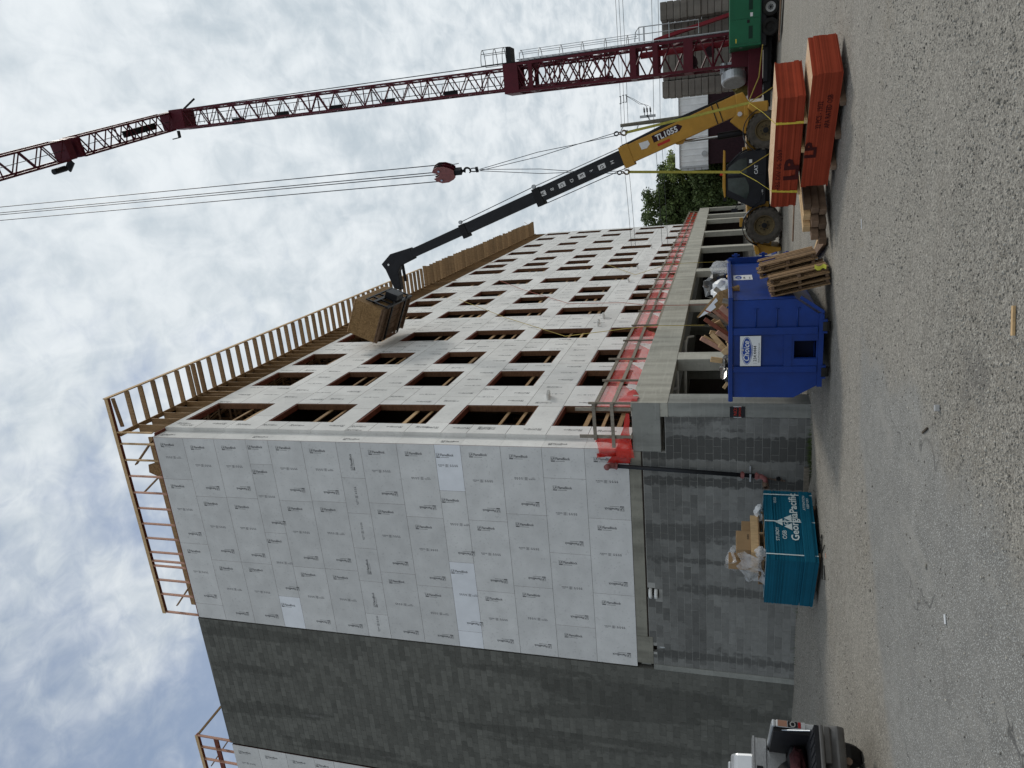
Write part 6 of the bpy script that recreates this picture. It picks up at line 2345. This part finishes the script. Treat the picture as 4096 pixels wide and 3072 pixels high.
# ================================================================== PICKUP (rear quarter at the left edge)
pk = thing('pickup_truck', 'silver pickup truck with its tailgate down and a metal toolbox across the bed', 'pickup truck', (-.78, -8.47, -.45), R(55.8))
P_ = lambda nm, mb, m, bv=0.0, **k: (lambda o: (bevel(o, bv, 2) if bv else o))(part(nm, mb, m, pk, world=False, **k))
prism_x = lambda poly, x0, x1: MB().prism([(p[0], p[1]) for p in poly], (x0, 0, 0), (0, 1, 0), (0, 0, 1), (x1 - x0, 0, 0))
wallp = [(0.0, .62), (0.0, 1.36), (.06, 1.40), (1.95, 1.40), (1.95, .62), (1.52, .62), (1.42, .86), (1.15, .96), (.88, .86), (.78, .62)]
P_('bed_side', prism_x(wallp, -.09, 0.0), 'silver_paint', .02)
P_('bed_side', prism_x(wallp, -2.0, -1.91), 'silver_paint', .02)
P_('bed_liner', MB().box(-.16, .03, .86, -.092, 1.93, 1.37).box(-1.908, .03, .86, -1.84, 1.93, 1.37).box(-1.84, 1.86, .86, -.16, 1.93, 1.37), 'bed_black')
P_('bed_floor', MB().box(-1.9, .0, .78, -.10, 1.93, .86), 'bed_black')
P_('wheel_arch', MB().box(-.42, .75, .86, -.16, 1.55, 1.10), 'bed_black', .06)
mb = MB().box(-1.86, -.56, .80, -.14, -.02, .855)
for k in range(14):
    mb.box(-1.80 + .12 * k, -.54, .855, -1.74 + .12 * k, -.04, .868)
P_('tailgate', mb, 'bed_black')
P_('tailgate_skin', MB().box(-1.88, -.57, .735, -.12, -.02, .798), 'bumper_grey', .02)
P_('tailgate_cable', MB().tube([(-.13, .02, 1.25), (-.16, -.28, .88)], .010, 5), 'galv')
la = P_('tail_lamp', MB().box(-.10, -.045, .92, -.002, -.001, 1.335), 'lamp_clear', .012)
for nm_, z0, z1, m_ in (('amber_lens', 1.18, 1.31, 'lamp_amber'), ('reflector', 1.03, 1.17, 'steel_dark'), ('red_lens', .985, 1.025, 'lamp_red'), ('reverse_lens', .925, .98, 'lamp_clear')):
    o = part(nm_, MB().box(-.094, -.052, z0, -.008, -.046, z1), m_, la, world=False)
part('lamp_ring', MB().ring((-.05, -.053, 1.10), (0, -1, 0), [(.042, 0), (.042, .006), (.026, .006), (.026, 0)], 20), 'chrome', la, world=False)
P_('lamp_cap', MB().box(-.10, -.03, 1.337, 0.0, .06, 1.395), 'silver_paint', .02)
P_('bumper', MB().prism([(-.14, .66), (-.20, .50), (-.16, .40), (.10, .42), (.10, .70), (-.06, .70)], (-2.02, 0, 0), (0, 1, 0), (0, 0, 1), (2.0, 0, 0)), 'bumper_grey', .03)
P_('bumper_step', MB().box(-.55, -.215, .60, -.05, -.02, .705), 'bumper_grey', .02)
P_('underbody', MB().box(-1.7, .15, .38, -.35, 3.2, .62), 'paint_black')
P_('exhaust', MB().tube([(-.45, -.05, .36), (-.45, 1.5, .38)], .05, 10), 'brass')
P_('spare_wheel', MB().ring((-1.0, .75, .42), (0, 0, 1), [(.15, -.1), (.34, -.1), (.38, 0), (.34, .1), (.15, .1)], 24), 'rubber')
wheel(pk, local_pt(pk, -.16, 1.15, .40 ) , .40, .26, Vector((math.cos(R(55.8)), math.sin(R(55.8)), 0)), 'rubber', 'chrome', lugs=0) if False else None
for x in (-.13, -1.87):
    w_ = P_('wheel', MB().ring((x, 1.15, .40), (1 if x > -1 else -1, 0, 0), [(.22, -.13), (.35, -.13), (.40, -.09), (.40, .09), (.35, .13), (.22, .12)], 30), 'rubber')
    part('rim', MB().ring((x, 1.15, .40), (1 if x > -1 else -1, 0, 0), [(.23, .11), (.19, .05), (.06, .04), (0, .05)], 24), 'chrome', w_, world=False)
P_('mud_flap', MB().box(-.30, .68, .22, -.05, .70, .62), 'rubber')
# cab
cabq = [(2.0, .55), (2.0, 1.38), (2.10, 1.50), (2.28, 1.90), (2.42, 1.97), (3.4, 1.97), (4.1, 1.42), (5.3, 1.30), (5.4, .55)]
P_('cab', prism_x(cabq, -1.93, -.07), 'silver_paint', .05)
P_('rear_window', MB().add([(-1.70, 2.085, 1.52), (-.30, 2.085, 1.52), (-.40, 2.25, 1.86), (-1.60, 2.25, 1.86)], [(0, 1, 2, 3)]), 'glass_dark')
P_('cab_roof', MB().box(-1.80, 2.40, 1.955, -.20, 3.5, 2.02), 'silver_paint', .05)
P_('side_window', MB().box(-.071, 2.5, 1.45, -.064, 3.4, 1.85), 'glass_dark')
P_('third_lamp', MB().box(-1.15, 2.24, 1.90, -.85, 2.27, 1.945), 'lamp_red')
tb = P_('toolbox', MB().box(-2.03, 1.42, 1.41, .03, 1.90, 1.60).box(-1.86, 1.44, 1.10, -.14, 1.88, 1.409), 'plate_alu', .008)
part('lid', MB().box(-2.05, 1.40, 1.602, .05, 1.92, 1.635), 'plate_alu', tb, world=False)
part('latch', MB().box(-.55, 1.405, 1.47, -.40, 1.418, 1.57), 'steel_dark', tb, world=False)
bag('rag_heap', tuple(local_pt(pk, -.62, .75, .98)), (.30, .40, .14), 'rag', 'heap of dark red rags lying in the pickup bed', 12, 'rags')
tyre = MB().ring(local_pt(pk, -.55, 1.25, 1.02), local_pt(pk, .3, -1, .4) - local_pt(pk, 0, 0, 0), [(.10, -.08), (.26, -.08), (.30, 0), (.26, .08), (.10, .08)], 20)
lone('plastic_tub', tyre, 'bed_black', 'black round tub lying on its side in the pickup bed', 'tub', local_pt(pk, -.55, 1.25, 1.02))

# ================================================================== SMALL THINGS ON THE GROUND
WEED = MB()
rw = random.Random(4)
for k in range(420):
    x, y = rw.gauss(.05, .30), rw.uniform(-.40, -.06)
    if rw.random() < .25:
        x = rw.uniform(-6.5, .8)
        y = rw.uniform(-.22, -.03)
    z = float(ground_h(x, y))
    a = rw.uniform(0, 6.28)
    h = rw.uniform(.04, .16)
    w = .006
    d_ = Vector((math.cos(a), math.sin(a), 0))
    WEED.add([Vector((x, y, z)) - d_ * w, Vector((x, y, z)) + d_ * w, Vector((x + rw.uniform(-.05, .05), y + rw.uniform(-.05, .05), z + h))], [(0, 1, 2)])
wd = link('grass', WEED.mesh('grass', ['weed'], fix=False))
wd['kind'] = 'stuff'


def litter(nm, x, y, lx, ly, lz, a, m, lab, cat):
    z = float(ground_h(x, y))
    d_ = Vector((math.cos(a), math.sin(a), 0))
    e_ = Vector((-d_.y, d_.x, 0))
    mb = MB().obox((x, y, z + lz / 2 + .004), d_ * lx / 2, e_ * ly / 2, ez * lz / 2)
    return lone(nm, mb, m, lab, cat, (x, y, z))


litter('wood_scrap', 6.22, -11.92, .22, .035, .018, .25, 'lumber_new', 'pale splinter of wood lying on gravel at the bottom edge of the picture', 'wood scrap')
litter('paper_scrap', 3.05, -11.1, .09, .05, .006, .6, 'bag_white', 'small white paper scrap on the worn asphalt', 'litter')
litter('wood_scrap', -.8, -3.55, .12, .03, .01, 1.1, 'lumber_pink', 'tiny orange wood chip on the ground by the teal bundle corner', 'wood scrap')
litter('stick', 4.55, -9.9, .20, .02, .015, 2.2, 'bark', 'dark twig lying on the gravel near the asphalt edge', 'stick')
litter('paper_scrap', 6.25, -5.3, .16, .03, .006, .4, 'bag_white', 'thin white strip of paper on the lot between dumpster and bundles', 'litter')
litter('wood_block', -.75, -.25, .95, .10, .12, 0.03, 'lumber_grey', 'weathered board lying against the wall foot beside the weeds', 'board')
litter('stone', 4.95, -10.3, .06, .05, .04, .5, 'lamp_clear', 'pale round stone standing out on the gravel', 'stone')
litter('paper_scrap', 8.75, 3.2, .35, .05, .01, .9, 'bag_white', 'white plastic strip on the ground between the bundles and the crane', 'litter')
